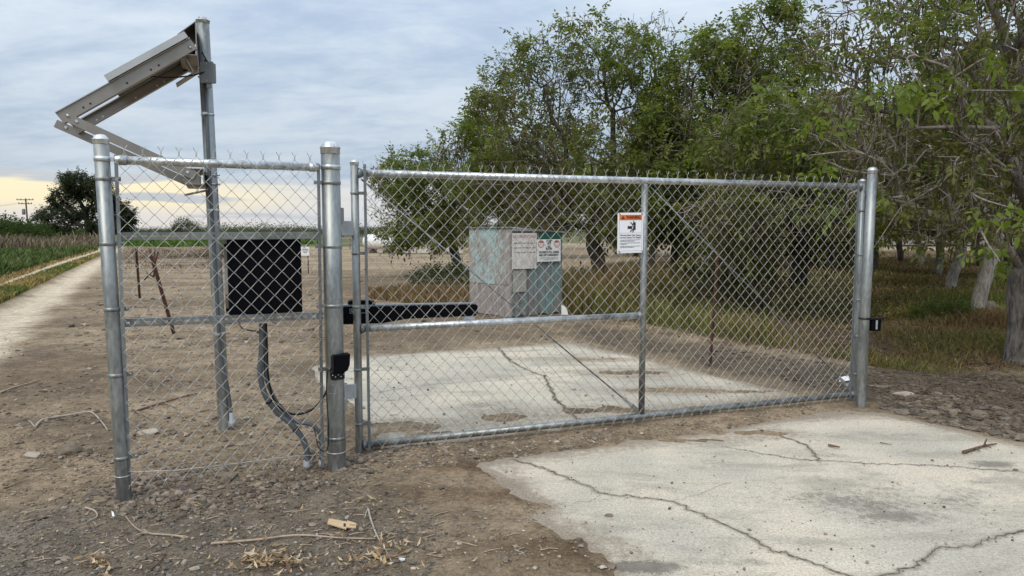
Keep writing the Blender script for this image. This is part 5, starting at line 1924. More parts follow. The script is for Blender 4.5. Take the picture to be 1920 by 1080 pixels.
hedge_g = 'bushes of the far hedge at left'
for k, (px, top, d, rx) in enumerate([(-40, 408, 62, 5.0), (12, 412, 64, 3.6), (48, 422, 70, 2.6), (82, 428, 84, 3.2), (108, 432, 96, 4.0)]):
    c = np.array([Y(px, 440, d)[0], d, 0.0])
    h = Y(px, top, d)[2]
    bush(['broad green bush cut off by the left edge of the photo', 'tall green bush at far left below the utility pole', 'lower green bush just right of the utility pole', 'small dark bush under the left side of the oak tree',
          'low dark bush half hidden under the oak crown'][k], c, rx, 2.4, h, 1500, (0.055, 0.085, 0.022), .55, 200 + k, group=hedge_g)
# utility pole
ud = 128.0
ub_ = np.array([Y(54, 447, ud)[0], ud, 0.0])
ut = Y(48, 372, ud)
upo = thing('utility_pole', ub_, 'distant wooden utility pole with two crossarms and a transformer', 'utility pole')
MB().tube([ub_ - UPV * .3, ut], [.17, .12], 10).build('pole', M['polewood'], upo)
for z, w in ((-.25, 3.0), (-.95, 2.4)):
    c = ut + UPV * z
    a_ = MB().box(c - np.array([0, .18, 0]), (w, .12, .13)).build('crossarm', M['polewood'], upo)
    ib = MB()
    for s in (-.95, -.5, .5, .95):
        ib.lathe(c + np.array([s * w / 2, -.18, .065]), [(.05, 0), (.07, .03), (.05, .08), (.07, .12), (.02, .17)], 8)
    ib.build('insulator', M['hole'], a_)
MB().lathe(ut + np.array([-.42, -.1, -2.9]), [(.24, 0), (.27, .03), (.27, .95), (.22, 1.02), (.05, 1.05)], 14).build('transformer', M['boxgrey'], upo)
wires = MB()
for s in (-.9, 0.6):
    a_ = ut + np.array([s, -.2, -.7])
    e = Y(-140, 470 + 12 * s, 95)
    e[2] = max(e[2], 4.3)
    wires.tube([a_ * (1 - t) + e * t - UPV * 1.6 * 4 * t * (1 - t) * .25 for t in np.linspace(0, 1, 10)], .012, 4)
wires.build('overhead_wire', M['rubber'], upo)

# far orchard line and round tree on the horizon
rg = np.random.default_rng(31)


def far_band(name, x0, x1, d0, d1, hfun, n, col, size, seed):
    rg = np.random.default_rng(seed)
    x = rg.uniform(x0, x1, n)
    y = rg.uniform(d0, d1, n)
    hh = hfun(x, y)
    z = rg.uniform(0, 1, n) ** .7 * hh
    P = np.stack([x, y, z], 1)
    dr = rg.normal(0, 1, (n, 3))
    cc = np.array(col) * rg.uniform(.6, 1.4, (n, 1))
    V, Fc, C_ = scatter_leaves(P, dr, cc, size * rg.uniform(.6, 1.3, n), False, seed, 3)
    return tag(link(name, np_mesh(name, V, Fc, C_), M['leaf']), kind='stuff')


far_band('far_orchard', -190, -10, 235, 262, lambda x, y: 1.9 + 1.3 * fbm(x * .12, y * .02, 4, 12) + .5 * fbm(x * .6, y * .1, 2, 13), 26000, (0.050, 0.078, 0.024), .8, 301)
far_band('far_orchard', -70, 230, 150, 170, lambda x, y: 2.4 + 2.6 * fbm(x * .15, y * .02, 4, 15), 20000, (0.060, 0.072, 0.030), .8, 302)
rt = np.array([Y(346, 440, 220)[0], 220.0, 0.0])
bush('small round tree standing on the flat horizon seen through the fence panel', rt, 4.6, 3.0, 4.9, 900, (0.035, 0.06, 0.022), .9, 310, 'round_tree', 'far dark trees')['category'] = 'tree'

# propane tank, rails, stake sign, trough
tk = G(714, 474)
tk[1] = 45
tk = np.array([Y(714, 474, 45.)[0], 45.0, 0.0])
tank = thing('propane_tank', tk, 'white horizontal gas tank far back in the field seen through the gate', 'tank')
rt_ = .46
prof = [(.01, -1.45), (.22, -1.40), (.38, -1.28), (rt_, -1.05), (rt_, 1.05), (.38, 1.28), (.22, 1.40), (.01, 1.45)]
tax = unit((.80, -.6, 0))
MB().lathe(tk + UPV * .74, prof, 24, tax).build('vessel', M['tank'], tank)
MB().lathe(tk + UPV * 1.19, [(.16, 0), (.16, .10), (.12, .17), (.01, .2)], 14).build('dome', M['tank'], tank)
for s in (-.8, .8):
    MB().box(tk + tax * s + UPV * .15, (.14, .7, .36), tax, np.array([-tax[1], tax[0], 0]), UPV).build('leg', M['fieldwood'], tank)
rf_ = thing('rail_fence', (-9, 52, 0), 'low grey rail fence crossing the far field behind the gas tank', 'fence')
x0_, x1_ = Y(640, 460, 54.)[0], Y(900, 460, 50.)[0]
for k in range(16):
    x = x0_ + (x1_ - x0_) * k / 15
    MB().box((x, 54 - 4 * k / 15, .45), (.12, .12, .94)).build('post', M['fieldwood'], rf_)
for z in (.84, .45):
    MB().box(((x0_ + x1_) / 2, 51.9, z), (np.hypot(x1_ - x0_, 4), .05, .10), unit((x1_ - x0_, -4, 0)), unit((4, x1_ - x0_, 0)), UPV).build('rail', M['fieldwood'], rf_)
for (pxa, pxb, py, d, h, lab) in [(752, 812, 475, 44., .22, 'long low pale trough lying in the field right of the gas tank'), (818, 868, 476, 43., .26, 'short low pale trough behind the slanting trunk')]:
    a_, c_ = Y(pxa, py, d), Y(pxb, py, d)
    t = thing('trough', ((a_[0] + c_[0]) / 2, d, 0), lab, 'trough', 'troughs in the far field')
    L = c_[0] - a_[0]
    MB().box(((a_[0] + c_[0]) / 2, d - .3, h / 2 + .08), (L, .05, h)).box(((a_[0] + c_[0]) / 2, d + .3, h / 2 + .08), (L, .05, h)).box(((a_[0] + c_[0]) / 2, d, .10), (L, .55, .05)).build('basin', M['palewall'], t)
    for s in (-.4, .4):
        MB().box(((a_[0] + c_[0]) / 2 + s * L, d, .04), (.12, .6, .10)).build('foot', M['fieldwood'], t)
# long pale building far behind the orchard
pb = thing('long_building', (Y(1690, 470, 62.)[0], 62, 0), 'long pale low building far behind the orchard trunks at right', 'building')
MB().box((Y(1660, 470, 62.)[0], 64, .9), (30, 4, 1.5)).build('wall', M['fieldwood'], pb)
MB().prism([(Y(1660, 470, 62.)[0] - 15.4, 61.6, .05 + Y(1, 470, 62.)[2]), (Y(1660, 470, 62.)[0] + 15.4, 61.6, .05 + Y(1, 470, 62.)[2]), (Y(1660, 470, 62.)[0] + 15.4, 64, .35 + Y(1, 460, 62.)[2]), (Y(1660, 470, 62.)[0] - 15.4, 64, .35 + Y(1, 460, 62.)[2])], (0, 0, .12)).build('roof', M['palewall'], pb)
# small sign on a stake
sd_ = 24.0
s0 = np.array([Y(576, 500, sd_)[0], sd_, 0.0])
sg = thing('stake_sign', s0, 'small white sign on a thin stake seen between control box and thick post', 'sign')
c = Y(572, 471, sd_)
MB().box(c, (.29, .01, .30)).build('sign_plate', M['white'], sg)
MB().box((s0[0] + .03, sd_ + .02, c[2] / 2 + .12), (.03, .02, c[2] + .35)).build('stake', M['rust'], sg)
lb_ = MB()
for k in range(3):
    lb_.box(c + np.array([.0, -.007, .06 - .055 * k]), (.20 - .04 * k, .002, .028))
lb_.build('print', M['greyink'], sg)


# ------------------------------------------------------------------ steel stakes
def tpost(label, a, c, w=.03, name='steel_stake'):
    a, c = np.asarray(a, float), np.asarray(c, float)
    o = thing(name, a, label, 'stake', None)
    u = unit(c - a)
    e1 = unit(np.cross(u, (0.3, 1, 0)))
    e2 = np.cross(u, e1)
    L = np.linalg.norm(c - a)
    m_ = (a + c) / 2 - u * .1
    mb = MB().box(m_, (w, .004, L + .2), e1, e2, u).box(m_ + e2 * (w / 2 + .002), (.004, w, L + .2), e1, e2, u)
    for k in range(int(L / .07)):
        mb.box(a + u * (.1 + k * .07) - e2 * .005, (.012, .008, .012), e1, e2, u)
    mb.build('shaft', M['rust'], o)
    return o


q = G(1331, 690)
tpost('rusty steel stake standing upright behind the right half of the gate', q, Y(1346, 470, q[1]), .032)
q = G(263, 560)
tpost('thin rusty stake standing upright nearest the left fence post', q, Y(256, 466, q[1]), .045)
q = G(328, 628)
r5 = tpost('thick rusty stake leaning left with branched top behind the fence panel', q, Y(285, 480, q[1]), .045)
tw = MB()
tb = Y(288, 500, q[1])
for (x, y) in ((281, 467), (290, 465), (297, 470), (274, 512), (270, 525)):
    tw.tube([tb + np.array([0, 0, rng.uniform(-.15, .1)]), Y(x, y, q[1])], .012, 5)
tw.build('branched_top', M['rust'], r5)


# ================================================================== GROUND COVER
def in_poly_px(poly, n, rg):
    poly = np.array(poly, float)
    lo, hi = poly.min(0), poly.max(0)
    out = np.zeros((0, 2))
    while len(out) < n:
        p = rg.uniform(lo, hi, (n * 2, 2))
        s = poly_sd(p[:, 0], p[:, 1], [tuple(q) for q in poly]) < 0
        out = np.concatenate([out, p[s]])
    return out[:n]


def px_ground(P):
    dx = (P[:, 0] - 960) / F
    dy = (540 - P[:, 1]) / F
    d = dx[:, None] * np.array([1., 0, 0]) + dy[:, None] * up + fw
    t = -CAMH / d[:, 2]
    return (CC + d * t[:, None])[:, :2]


def blades(name, xy, h, w, col, seed, lean=.35, var=.35, stem=False):
    """bent tapering blades, three triangles each"""
    rg = np.random.default_rng(seed)
    n = len(xy)
    z = ground_z(xy[:, 0], xy[:, 1]) - .01
    hh = np.asarray(h) * rg.uniform(.45, 1.25, n)
    a_ = rg.uniform(0, 6.28, n)
    sd_v = np.stack([np.cos(a_), np.sin(a_), np.zeros(n)], 1) * (np.asarray(w) * rg.uniform(.6, 1.3, n))[:, None] / 2
    l = rg.normal(0, lean, (n, 2)) * hh[:, None]
    b0 = np.stack([xy[:, 0], xy[:, 1], z], 1)
    m_ = b0 + np.stack([l[:, 0] * .3, l[:, 1] * .3, hh * .6], 1)
    t_ = b0 + np.stack([l[:, 0], l[:, 1], hh], 1)
    V = np.stack([b0 - sd_v * .7, b0 + sd_v * .7, m_ - sd_v, m_ + sd_v, t_], 1).reshape(-1, 3)
    k = np.arange(n)[:, None] * 5
    Fc = np.concatenate([k + np.array([[0, 1, 3]]), k + np.array([[0, 3, 2]]), k + np.array([[2, 3, 4]])])
    c = np.asarray(col) * (1 + rg.normal(0, var, (n, 1))) if np.ndim(col) == 2 else np.array(col)[None] * (1 + rg.normal(0, var, (n, 1)))
    C_ = np.repeat(np.clip(c, .008, 1), 5, 0)
    return tag(link(name, np_mesh(name, V, Fc, C_), M['blade']), kind='stuff')


rg = np.random.default_rng(400)


def mixcol(n, cols, p, xy=None, sc=.6, seed=0):
    cols = np.array(cols)
    k = rg.choice(len(cols), n, p=p)
    return cols[k]


P = in_poly_px([(-150, 474), (60, 470), (183, 466), (183, 470), (100, 492), (0, 523), (-150, 560)], 17000, rg)
xy = px_ground(P)
blades('verge_weeds', xy, np.clip(.30 + .7 * fbm(xy[:, 0] * .35, xy[:, 1] * .25, 3, 171), .08, .7), .035 + .0012 * xy[:, 1], mixcol(len(xy), [(.080, .115, .034), (.11, .150, .045), (.058, .085, .028), (.17, .15, .08)], [.42, .28, .2, .1]), 401)
P = in_poly_px([(-150, 459), (186, 455), (187, 463), (100, 472), (-150, 479)], 8000, rg)
xy = px_ground(P)
blades('dry_weeds', xy, np.clip(.75 + 1.8 * fbm(xy[:, 0] * .3, xy[:, 1] * .12, 3, 172), .15, 1.5), .03 + .0009 * xy[:, 1], mixcol(len(xy), [(.20, .15, .11), (.14, .105, .08), (.27, .22, .16), (.10, .11, .05)], [.4, .3, .2, .1]), 402, .35)
P = in_poly_px([(-40, 562), (0, 547), (110, 503), (187, 477), (188, 481), (120, 514), (0, 575), (-40, 592)], 9000, rg)
xy = px_ground(P)
g_ = fbm(xy[:, 0] * .8, xy[:, 1] * .5, 3, 66)[:, None] + .003 * (xy[:, 1:2] - 14)
col = np.where(g_ + rg.normal(0, .12, g_.shape) > .03, np.array([[.12, .15, .04]]), np.array([[.33, .235, .10]]))
blades('track_grass', xy, .13, .010 + .0010 * xy[:, 1], col, 403)
P = in_poly_px([(-60, 522), (0, 517), (183, 467), (184, 471), (110, 493), (0, 534), (-60, 545)], 3000, rg)
xy = px_ground(P)
blades('dry_verge_grass', xy, .12, .010 + .0010 * xy[:, 1], (.32, .23, .11), 404)
P = in_poly_px([(225, 455), (420, 452), (600, 452), (600, 458), (420, 461), (320, 464), (225, 462)], 3500, rg)
xy = px_ground(P)
blades('field_crop', xy, .4, .003 * xy[:, 1], (.085, .14, .03), 405)
P = np.stack([rg.normal(330, 75, 4200), rg.normal(482, 13, 4200)], 1)
P = P[(P[:, 1] > 463) & (P[:, 0] > 225) & (P[:, 0] < 560)]
xy = px_ground(P)
blades('dead_brush', xy, np.clip(.12 + .5 * fbm(xy[:, 0] * .35, xy[:, 1] * .2, 3, 174), .03, .4), .012 + .0004 * xy[:, 1], mixcol(len(xy), [(.15, .11, .085), (.22, .17, .13), (.10, .08, .065)], [.5, .25, .25]), 409, 1.0)
# weeds under the walnut trees
WEED = [(1050, 588), (1110, 598), (1190, 608), (1330, 634), (1480, 660), (1600, 682), (1640, 692), (1760, 705), (1890, 700), (1990, 716), (2150, 640), (2150, 500), (1700, 488), (1400, 520), (1200, 535), (1080, 560)]
P = in_poly_px(WEED, 120000, rg)
xy = px_ground(P)
cl = fbm(xy[:, 0] * .7, xy[:, 1] * .55, 3, 71)
keep = rg.uniform(0, 1, len(xy)) < np.clip(.55 + 2.4 * cl, .08, 1)
xy, cl = xy[keep], cl[keep]
hgt = np.clip(.20 + .75 * cl + .05 * rg.normal(0, 1, len(cl)), .06, .6)
hgt = np.where(xy[:, 0] < 3.6, hgt * 1.7 + .12, hgt * .58)
gsel = fbm(xy[:, 0] * .5 + 9, xy[:, 1] * .45, 3, 73)[:, None] + rg.normal(0, .1, (len(xy), 1))
col = np.where(gsel > .02, np.array([[.150, .160, .042]]), np.where(gsel > -.13, np.array([[.215, .175, .068]]), np.array([[.190, .115, .055]])))
blades('orchard_weeds', xy, hgt, .004 + .0006 * xy[:, 1], col, 406, .5)
P = in_poly_px([(1640, 605), (1900, 560), (2000, 480), (1640, 475), (1500, 500)], 12000, rg)
xy = px_ground(P)
blades('orchard_weeds', xy, .10, .014 + .001 * xy[:, 1], mixcol(len(xy), [(.24, .165, .075), (.17, .12, .06), (.14, .145, .045)], [.5, .3, .2]), 407, .6)
P = in_poly_px([(690, 548), (780, 540), (880, 545), (880, 585), (800, 575), (690, 562)], 5000, rg)
xy = px_ground(P)
blades('dry_weeds', xy, .16, .02, mixcol(len(xy), [(.25, .17, .08), (.17, .10, .055), (.11, .10, .04)], [.5, .35, .15]), 408, .4)
bush('heap of dead brown brush in the field behind the tall pole', G(425, 482), 1.5, 1.0, .62, 420, (.16, .12, .085), .30, 415, 'brush_heap')
bush('low dark green weed clump left of the shed', G(832, 533), .9, .6, .55, 700, (.06, .075, .022), .16, 411, 'weed_clump', 'weed clumps under the orchard trees')
bush('bright green weed clump at the right foot of the shed', G(1088, 560), .75, .5, .62, 800, (.070, .105, .025), .15, 412, 'weed_clump', 'weed clumps under the orchard trees')
bush('green weed clump on the orchard floor right of the latch post', G(1762, 602), .55, .4, .32, 700, (.085, .115, .025), .12, 413, 'weed_clump', 'weed clumps under the orchard trees')
bush('tall olive brush behind the rusty stake right of the warning sign', G(1290, 560), 1.5, .8, .85, 1500, (.115, .115, .040), .13, 416, 'brush', 'brush under the orchard trees behind the gate')
bush('tall brown olive brush in the middle of the right half of the gate', G(1420, 585), 1.2, .7, .75, 1300, (.130, .115, .045), .12, 417, 'brush', 'brush under the orchard trees behind the gate')
bush('olive brush seen through the gate mesh nearest the latch post', G(1540, 600), 1.0, .7, .70, 1100, (.120, .110, .042), .12, 418, 'brush', 'brush under the orchard trees behind the gate')
bush('low olive brush just right of the mid post of the gate', G(1225, 580), .9, .6, .60, 900, (.140, .130, .042), .12, 419, 'brush', 'brush under the orchard trees behind the gate')
bush('yellowish weed clump behind the middle of the gate', G(1150, 590), .8, .4, .42, 700, (.14, .115, .035), .13, 414, 'weed_clump', 'weed clumps under the orchard trees')


# ------------------------------------------------------------------ stones, clods, litter
def ico():
    t = (1 + 5 ** .5) / 2
    v = np.array([(-1, t, 0), (1, t, 0), (-1, -t, 0), (1, -t, 0), (0, -1, t), (0, 1, t), (0, -1, -t), (0, 1, -t), (t, 0, -1), (t, 0, 1), (-t, 0, -1), (-t, 0, 1)], float)
    v /= np.linalg.norm(v[0])
    f = np.array([(0, 11, 5), (0, 5, 1), (0, 1, 7), (0, 7, 10), (0, 10, 11), (1, 5, 9), (5, 11, 4), (11, 10, 2), (10, 7, 6), (7, 1, 8), (3, 9, 4), (3, 4, 2), (3, 2, 6), (3, 6, 8), (3, 8, 9), (4, 9, 5), (2, 4, 11), (6, 2, 10), (8, 6, 7), (9, 8, 1)])
    return v, f


IV, IF = ico()


def stones(name, xy, size, col, seed, flat=.6, sink=.25, onpad=False, rough=.2):
    rg = np.random.default_rng(seed)
    n = len(xy)
    z = ground_z(xy[:, 0], xy[:, 1])
    if onpad:
        z = np.maximum(z, 0.0)
    S = np.asarray(size) * np.clip(rg.lognormal(-.25, .55, n), .25, 3)
    sc3 = S[:, None] * np.stack([rg.uniform(.7, 1.3, n), rg.uniform(.6, 1.1, n), flat * rg.uniform(.6, 1.2, n)], 1)
    jit = np.clip(1 + rg.normal(0, rough, (n, 12, 1)), .4, 1.8)
    v = IV[None] * jit * sc3[:, None, :]
    a_ = rg.uniform(0, 6.28, n)
    ca, sa = np.cos(a_)[:, None], np.sin(a_)[:, None]
    x = v[:, :, 0] * ca - v[:, :, 1] * sa
    y = v[:, :, 0] * sa + v[:, :, 1] * ca
    V = np.stack([x + xy[:, 0:1], y + xy[:, 1:2], v[:, :, 2] + (z + sc3[:, 2] * (1 - 2 * sink))[:, None]], -1).reshape(-1, 3)
    Fc = (IF[None] + (np.arange(n) * 12)[:, None, None]).reshape(-1, 3)
    cols = np.array(col)
    C_ = cols[rg.integers(0, len(cols), n)] * rg.uniform(.75, 1.3, (n, 1))
    return tag(link(name, np_mesh(name, V, Fc, np.repeat(C_, 12, 0)), M['pebble']), kind='stuff')


DC = [(.20, .16, .12), (.15, .12, .09), (.26, .21, .16), (.17, .14, .11)]
GC = [(.13, .114, .098), (.09, .079, .068), (.175, .152, .127), (.11, .095, .08), (.24, .21, .175), (.12, .10, .083)]
P = in_poly_px([(0, 700), (560, 650), (700, 840), (900, 860), (1020, 960), (1160, 1080), (0, 1080)], 3600, rg)
stones('gravel', px_ground(P), .0065, DC + [(.33, .28, .22)], 501)
P = in_poly_px([(-20, 1000), (120, 955), (300, 945), (440, 915), (640, 905), (780, 935), (840, 1000), (800, 1100), (-20, 1100)], 4200, rg)
stones('gravel', px_ground(P), .0052, GC, 502)
P = in_poly_px([(245, 905), (420, 880), (620, 860), (700, 870), (720, 900), (560, 920), (420, 960), (330, 990), (250, 985), (210, 950)], 900, rg)
stones('gravel', px_ground(P), .012, DC + [(.12, .095, .075)], 503)
P = in_poly_px([(640, 850), (900, 825), (1250, 795), (1560, 762), (1600, 775), (1350, 805), (1100, 838), (900, 868), (760, 890)], 1500, rg)
stones('gravel', px_ground(P), .008, DC + [(.33, .28, .22)], 504)
P = in_poly_px([(895, 875), (1240, 826), (1620, 780), (1900, 850), (1900, 1080), (1200, 1080), (1030, 960)], 520, rg)
stones('gravel', px_ground(P), .0034, [(.22, .18, .14), (.32, .27, .21), (.14, .115, .09)], 505, .7, .1, True)
P = in_poly_px([(590, 690), (1060, 646), (1280, 692), (1480, 740), (1000, 800), (720, 830)], 420, rg)
stones('gravel', px_ground(P), .0055, [(.17, .14, .11), (.26, .21, .16), (.12, .10, .08)], 506, .7, .1, True)
P = in_poly_px([(230, 560), (600, 540), (880, 590), (1040, 620), (1300, 660), (640, 660), (560, 840), (250, 860)], 1500, rg)
stones('gravel', px_ground(P), .011, DC + [(.30, .25, .19)], 507)
P = in_poly_px([(0, 640), (190, 560), (640, 540), (900, 600), (700, 830), (620, 890), (0, 1000)], 3000, rg)
stones('dirt_clods', px_ground(P), .010, [(.22, .172, .125), (.16, .125, .092), (.27, .21, .155), (.125, .10, .075)], 510, .55, .35, rough=.3)
P = in_poly_px([(190, 480), (420, 490), (640, 480), (880, 500), (880, 600), (600, 650), (100, 660), (150, 560)], 2400, rg)
stones('dirt_clods', px_ground(P), .022, [(.23, .18, .13), (.16, .125, .092), (.30, .24, .18), (.125, .10, .075)], 513, .5, .4, rough=.3)
P = np.concatenate([np.stack([rg.normal(x, sx, n), rg.normal(y, sy, n)], 1) for x, y, sx, sy, n in [(130, 855, 45, 12, 120), (225, 935, 40, 14, 160), (320, 920, 70, 18, 260), (110, 790, 60, 8, 90), (560, 905, 80, 10, 140), (420, 945, 90, 14, 220), (760, 850, 60, 8, 120), (640, 870, 50, 10, 100), (60, 730, 50, 10, 80)]])
stones('dirt_clods', px_ground(P), .0125, [(.19, .15, .11), (.14, .11, .082), (.23, .18, .135), (.11, .088, .068)], 511, .6, .35, rough=.3)
cp = np.concatenate([p for p, w_ in CR_OUT if w_ > .006] + [CR_IN[0][0]])
cp = cp[rg.integers(0, len(cp), 190)] + rg.normal(0, .022, (190, 2))
stones('crack_debris', cp, .0045, [(.20, .165, .125), (.28, .24, .19), (.13, .105, .08)], 512, .7, .2, True)
# broken dried mud beside the slab
P = in_poly_px([(1640, 728), (1700, 722), (1800, 745), (1960, 790), (2050, 850), (1920, 828), (1740, 790), (1650, 768)], 2000, rg)
stones('mud_clods', px_ground(P), .023, [(.135, .106, .078), (.105, .083, .061), (.165, .134, .10), (.08, .063, .047)], 508, .36, .42, rough=.32)
P = in_poly_px([(1610, 690), (1900, 705), (2080, 760), (2080, 850), (1900, 790), (1700, 735), (1540, 735), (1300, 668), (1340, 650)], 3000, rg)
stones('mud_clods', px_ground(P), .017, [(.105, .081, .058), (.08, .062, .045), (.125, .098, .072), (.062, .048, .035)], 509, .32, .42, rough=.32)


def litter(name, xy, size, cols, seed, n=None, lift=.01):
    rg = np.random.default_rng(seed)
    n = len(xy)
    z = ground_z(xy[:, 0], xy[:, 1])
    z = np.maximum(z, np.where((poly_sd(xy[:, 0], xy[:, 1], PAD_OUT) < 0.02) | (poly_sd(xy[:, 0], xy[:, 1], PAD_IN) < .02), 0, -1)) + rg.uniform(.003, lift, n)
    L = size * rg.uniform(.6, 1.3, n)
    W_ = L * rg.uniform(.16, .34, n)
    a_ = rg.uniform(0, 6.28, n)
    u = np.stack([np.cos(a_), np.sin(a_), rg.normal(0, .25, n)], 1)
    v = np.stack([-np.sin(a_), np.cos(a_), rg.normal(0, .35, n)], 1)
    c = np.stack([xy[:, 0], xy[:, 1], z], 1)
    curl = rg.uniform(.05, .30, n)[:, None] * L[:, None] * np.array([[0, 0, 1.]])
    pts = [c - u * L[:, None] / 2 + curl, c - v * W_[:, None] / 2 + curl * .25, c + v * W_[:, None] / 2 + curl * .25, c + u * L[:, None] / 2 + curl * .8, c]
    V = np.stack(pts, 1).reshape(-1, 3)
    k = np.arange(n)[:, None] * 5
    Fc = np.concatenate([k + np.array([[0, 1, 4]]), k + np.array([[0, 4, 2]]), k + np.array([[1, 3, 4]]), k + np.array([[4, 3, 2]])])
    cols = np.array(cols)
    C_ = np.repeat(cols[rg.integers(0, len(cols), n)] * rg.uniform(.7, 1.25, (n, 1)), 5, 0)
    return tag(link(name, np_mesh(name, V, Fc, C_), M['dryleaf']), kind='stuff')


TAN = [(.36, .245, .13), (.43, .32, .19), (.28, .18, .10), (.20, .125, .075), (.50, .40, .27)]


def around(px, py, sx, sy, n):
    return px_ground(np.stack([rg.normal(px, sx, n), rg.normal(py, sy, n)], 1))


xy = np.concatenate([around(510, 1066, 42, 12, 170), around(690, 1062, 45, 12, 55), around(735, 1040, 20, 16, 26), around(185, 1068, 14, 8, 40), around(690, 955, 25, 10, 16), around(600, 1000, 120, 45, 45)])
litter('dry_leaf_litter', xy, .050, TAN, 601, lift=.03)
P = in_poly_px([(0, 760), (200, 740), (240, 960), (700, 900), (1100, 1080), (0, 1080)], 220, rg)
litter('dry_leaf_litter', px_ground(P), .03, TAN + [(.10, .07, .05)], 602)
P = in_poly_px([(1100, 610), (1640, 690), (1900, 702), (1920, 600), (1640, 560), (1100, 560)], 2600, rg)
litter('orchard_leaf_litter', px_ground(P), .085, [(.21, .13, .065), (.14, .09, .055), (.28, .19, .11), (.09, .065, .045)], 603, lift=.03)


P = in_poly_px([(1630, 700), (1900, 706), (2000, 760), (2000, 830), (1900, 815), (1740, 785), (1640, 755)], 900, rg)
litter('orchard_leaf_litter', px_ground(P), .05, [(.16, .105, .06), (.11, .075, .048), (.22, .155, .095), (.08, .058, .04)], 604, lift=.03)


def stick(label, pts_px, r, mat='stick', name='stick', forks=(), lift=.006):
    w = []
    for (x, y) in pts_px:
        g = G(x, y)
        g[2] = max(gz1(g[0], g[1]), gz1(g[0] + .02, g[1])) + r * .8 + lift
        w.append(g)
    cp = curve_pts(w, 6 * len(w))
    mb = MB()
    mb.tube(cp, [r * (1 - .55 * i / (len(cp) - 1)) for i in range(len(cp))], 7)
    for (i, x, y, h) in forks:
        g = G(x, y)
        g[2] = gz1(g[0], g[1]) + r + h
        p = w[i]
        mb.tube([p, (p + g) / 2 + UPV * .008, g], [r * .6, r * .5, r * .25], 5)
    return tag(mb.build(name, M[mat], None, w[0]), label, 'stick')


stick('long thin straight stick lying across the dark gravel in the foreground', [(396, 1028), (480, 1021), (560, 1015), (640, 1019), (705, 1022)], .0065, 'stick')
stick('forked dry twig lying below the left fence post', [(354, 1019), (320, 1013), (280, 1008), (255, 998), (235, 978)], .0055, 'stick', forks=[(2, 262, 1003, .01), (2, 250, 1012, .0)])
stick('pale curved twig right of the cardboard piece', [(690, 962), (697, 988), (708, 1018), (722, 1040), (734, 1066)], .006, 'rock', forks=[(0, 684, 980, .0), (3, 728, 1058, 0)])
stick('pale bent root lying on the dirt left of the left fence post', [(66, 808), (80, 795), (110, 788), (150, 783), (172, 781), (190, 795), (202, 812)], .010, 'rock', forks=[(0, 52, 794, .01), (4, 178, 772, .0)])
stick('thin dry twig on the dirt at far left', [(0, 742), (25, 732), (52, 724), (72, 718)], .010, 'stick')
stick('thin pale twig at the bottom left', [(46, 972), (65, 965), (95, 960)], .004, 'rock')
stick('small curled pale twig left of the fence post foot', [(160, 959), (178, 966), (182, 978), (165, 988)], .005, 'rock')
stick('dark split twig at the bottom edge of the gravel', [(282, 1078), (300, 1062), (312, 1044)], .005, 'stickdark', forks=[(1, 278, 1056, .02)])
stick('brown gnarled branch piece lying on the right of the concrete slab', [(1806, 852), (1825, 846), (1845, 840), (1868, 836)], .012, 'stickdark', forks=[(2, 1858, 846, .01), (2, 1850, 834, .03), (1, 1838, 850, 0)])
stick('long dead branch lying inside behind the fence panel', [(250, 778), (300, 763), (350, 748), (372, 744)], .009, 'stickdark', forks=[(1, 330, 770, .0), (0, 280, 790, 0)])
stick('short dark twig on the slab behind the crack', [(1553, 838), (1575, 842)], .010, 'stickdark')
stick('thin twig lying on the slab near its right edge', [(1650, 832), (1672, 836)], .004, 'stickdark')
stick('bare stick lying under the walnut tree by the white trunk', [(1795, 590), (1835, 586), (1872, 588)], .03, 'stickdark')
stick('short pale twig in front of the tension wire', [(356, 945), (368, 938), (382, 935)], .006, 'rock', forks=[(1, 394, 928, .0)])

rg2 = np.random.default_rng(808)
tw2 = MB()
for k in range(420):
    x, y = rg2.uniform(0, 1), 0
    P_ = in_poly_px([(0, 640), (190, 520), (640, 500), (880, 560), (700, 830), (1080, 1060), (0, 1075)], 1, rg2)[0]
    g = G(*P_)
    a_ = rg2.uniform(0, 3.14)
    L_ = rg2.uniform(.02, .09)
    e = np.array([math.cos(a_), math.sin(a_), 0]) * L_
    z0_, z1_ = gz1(g[0], g[1]) + .005, gz1(g[0] + e[0], g[1] + e[1]) + .005
    p, q = np.array([g[0], g[1], z0_]), np.array([g[0] + e[0], g[1] + e[1], z1_])
    tw2.tube([p, (p + q) / 2 + np.array([rg2.normal(0, .006), rg2.normal(0, .006), .003]), q], .0018 if L_ < .05 else .0026, 4, False)
tag(tw2.build('twig_litter', M['stick']), kind='stuff')
# cardboard offcut
cbp = [(614, 983), (617, 974), (651, 980), (651, 977.5), (668, 983), (668, 985.5), (656, 984.8), (655.5, 987.2), (668, 988), (667.5, 991), (650, 990), (649, 993.5)]
w = []
for (x, y) in cbp:
    g = G(x, y, .03)
    w.append(g)
cpo = tag(MB().prism(w[::-1] if np.cross(w[1] - w[0], w[2] - w[1])[2] < 0 else w, (0, 0, .006)).build('cardboard_piece', M['card'], None, w[0]), 'tan notched cardboard offcut lying on the dark gravel', 'cardboard')
hq = [G(x, y, .0368) for x, y in ((644.5, 981.2), (648.5, 981.9), (648, 987.8), (643.8, 987))]
MB().prism(hq[::-1] if np.cross(hq[1] - hq[0], hq[2] - hq[1])[2] < 0 else hq, (0, 0, .0008)).build('punched_hole_shade', M['hole'], cpo)  # dark patch laid on top, painting the shade of a hole

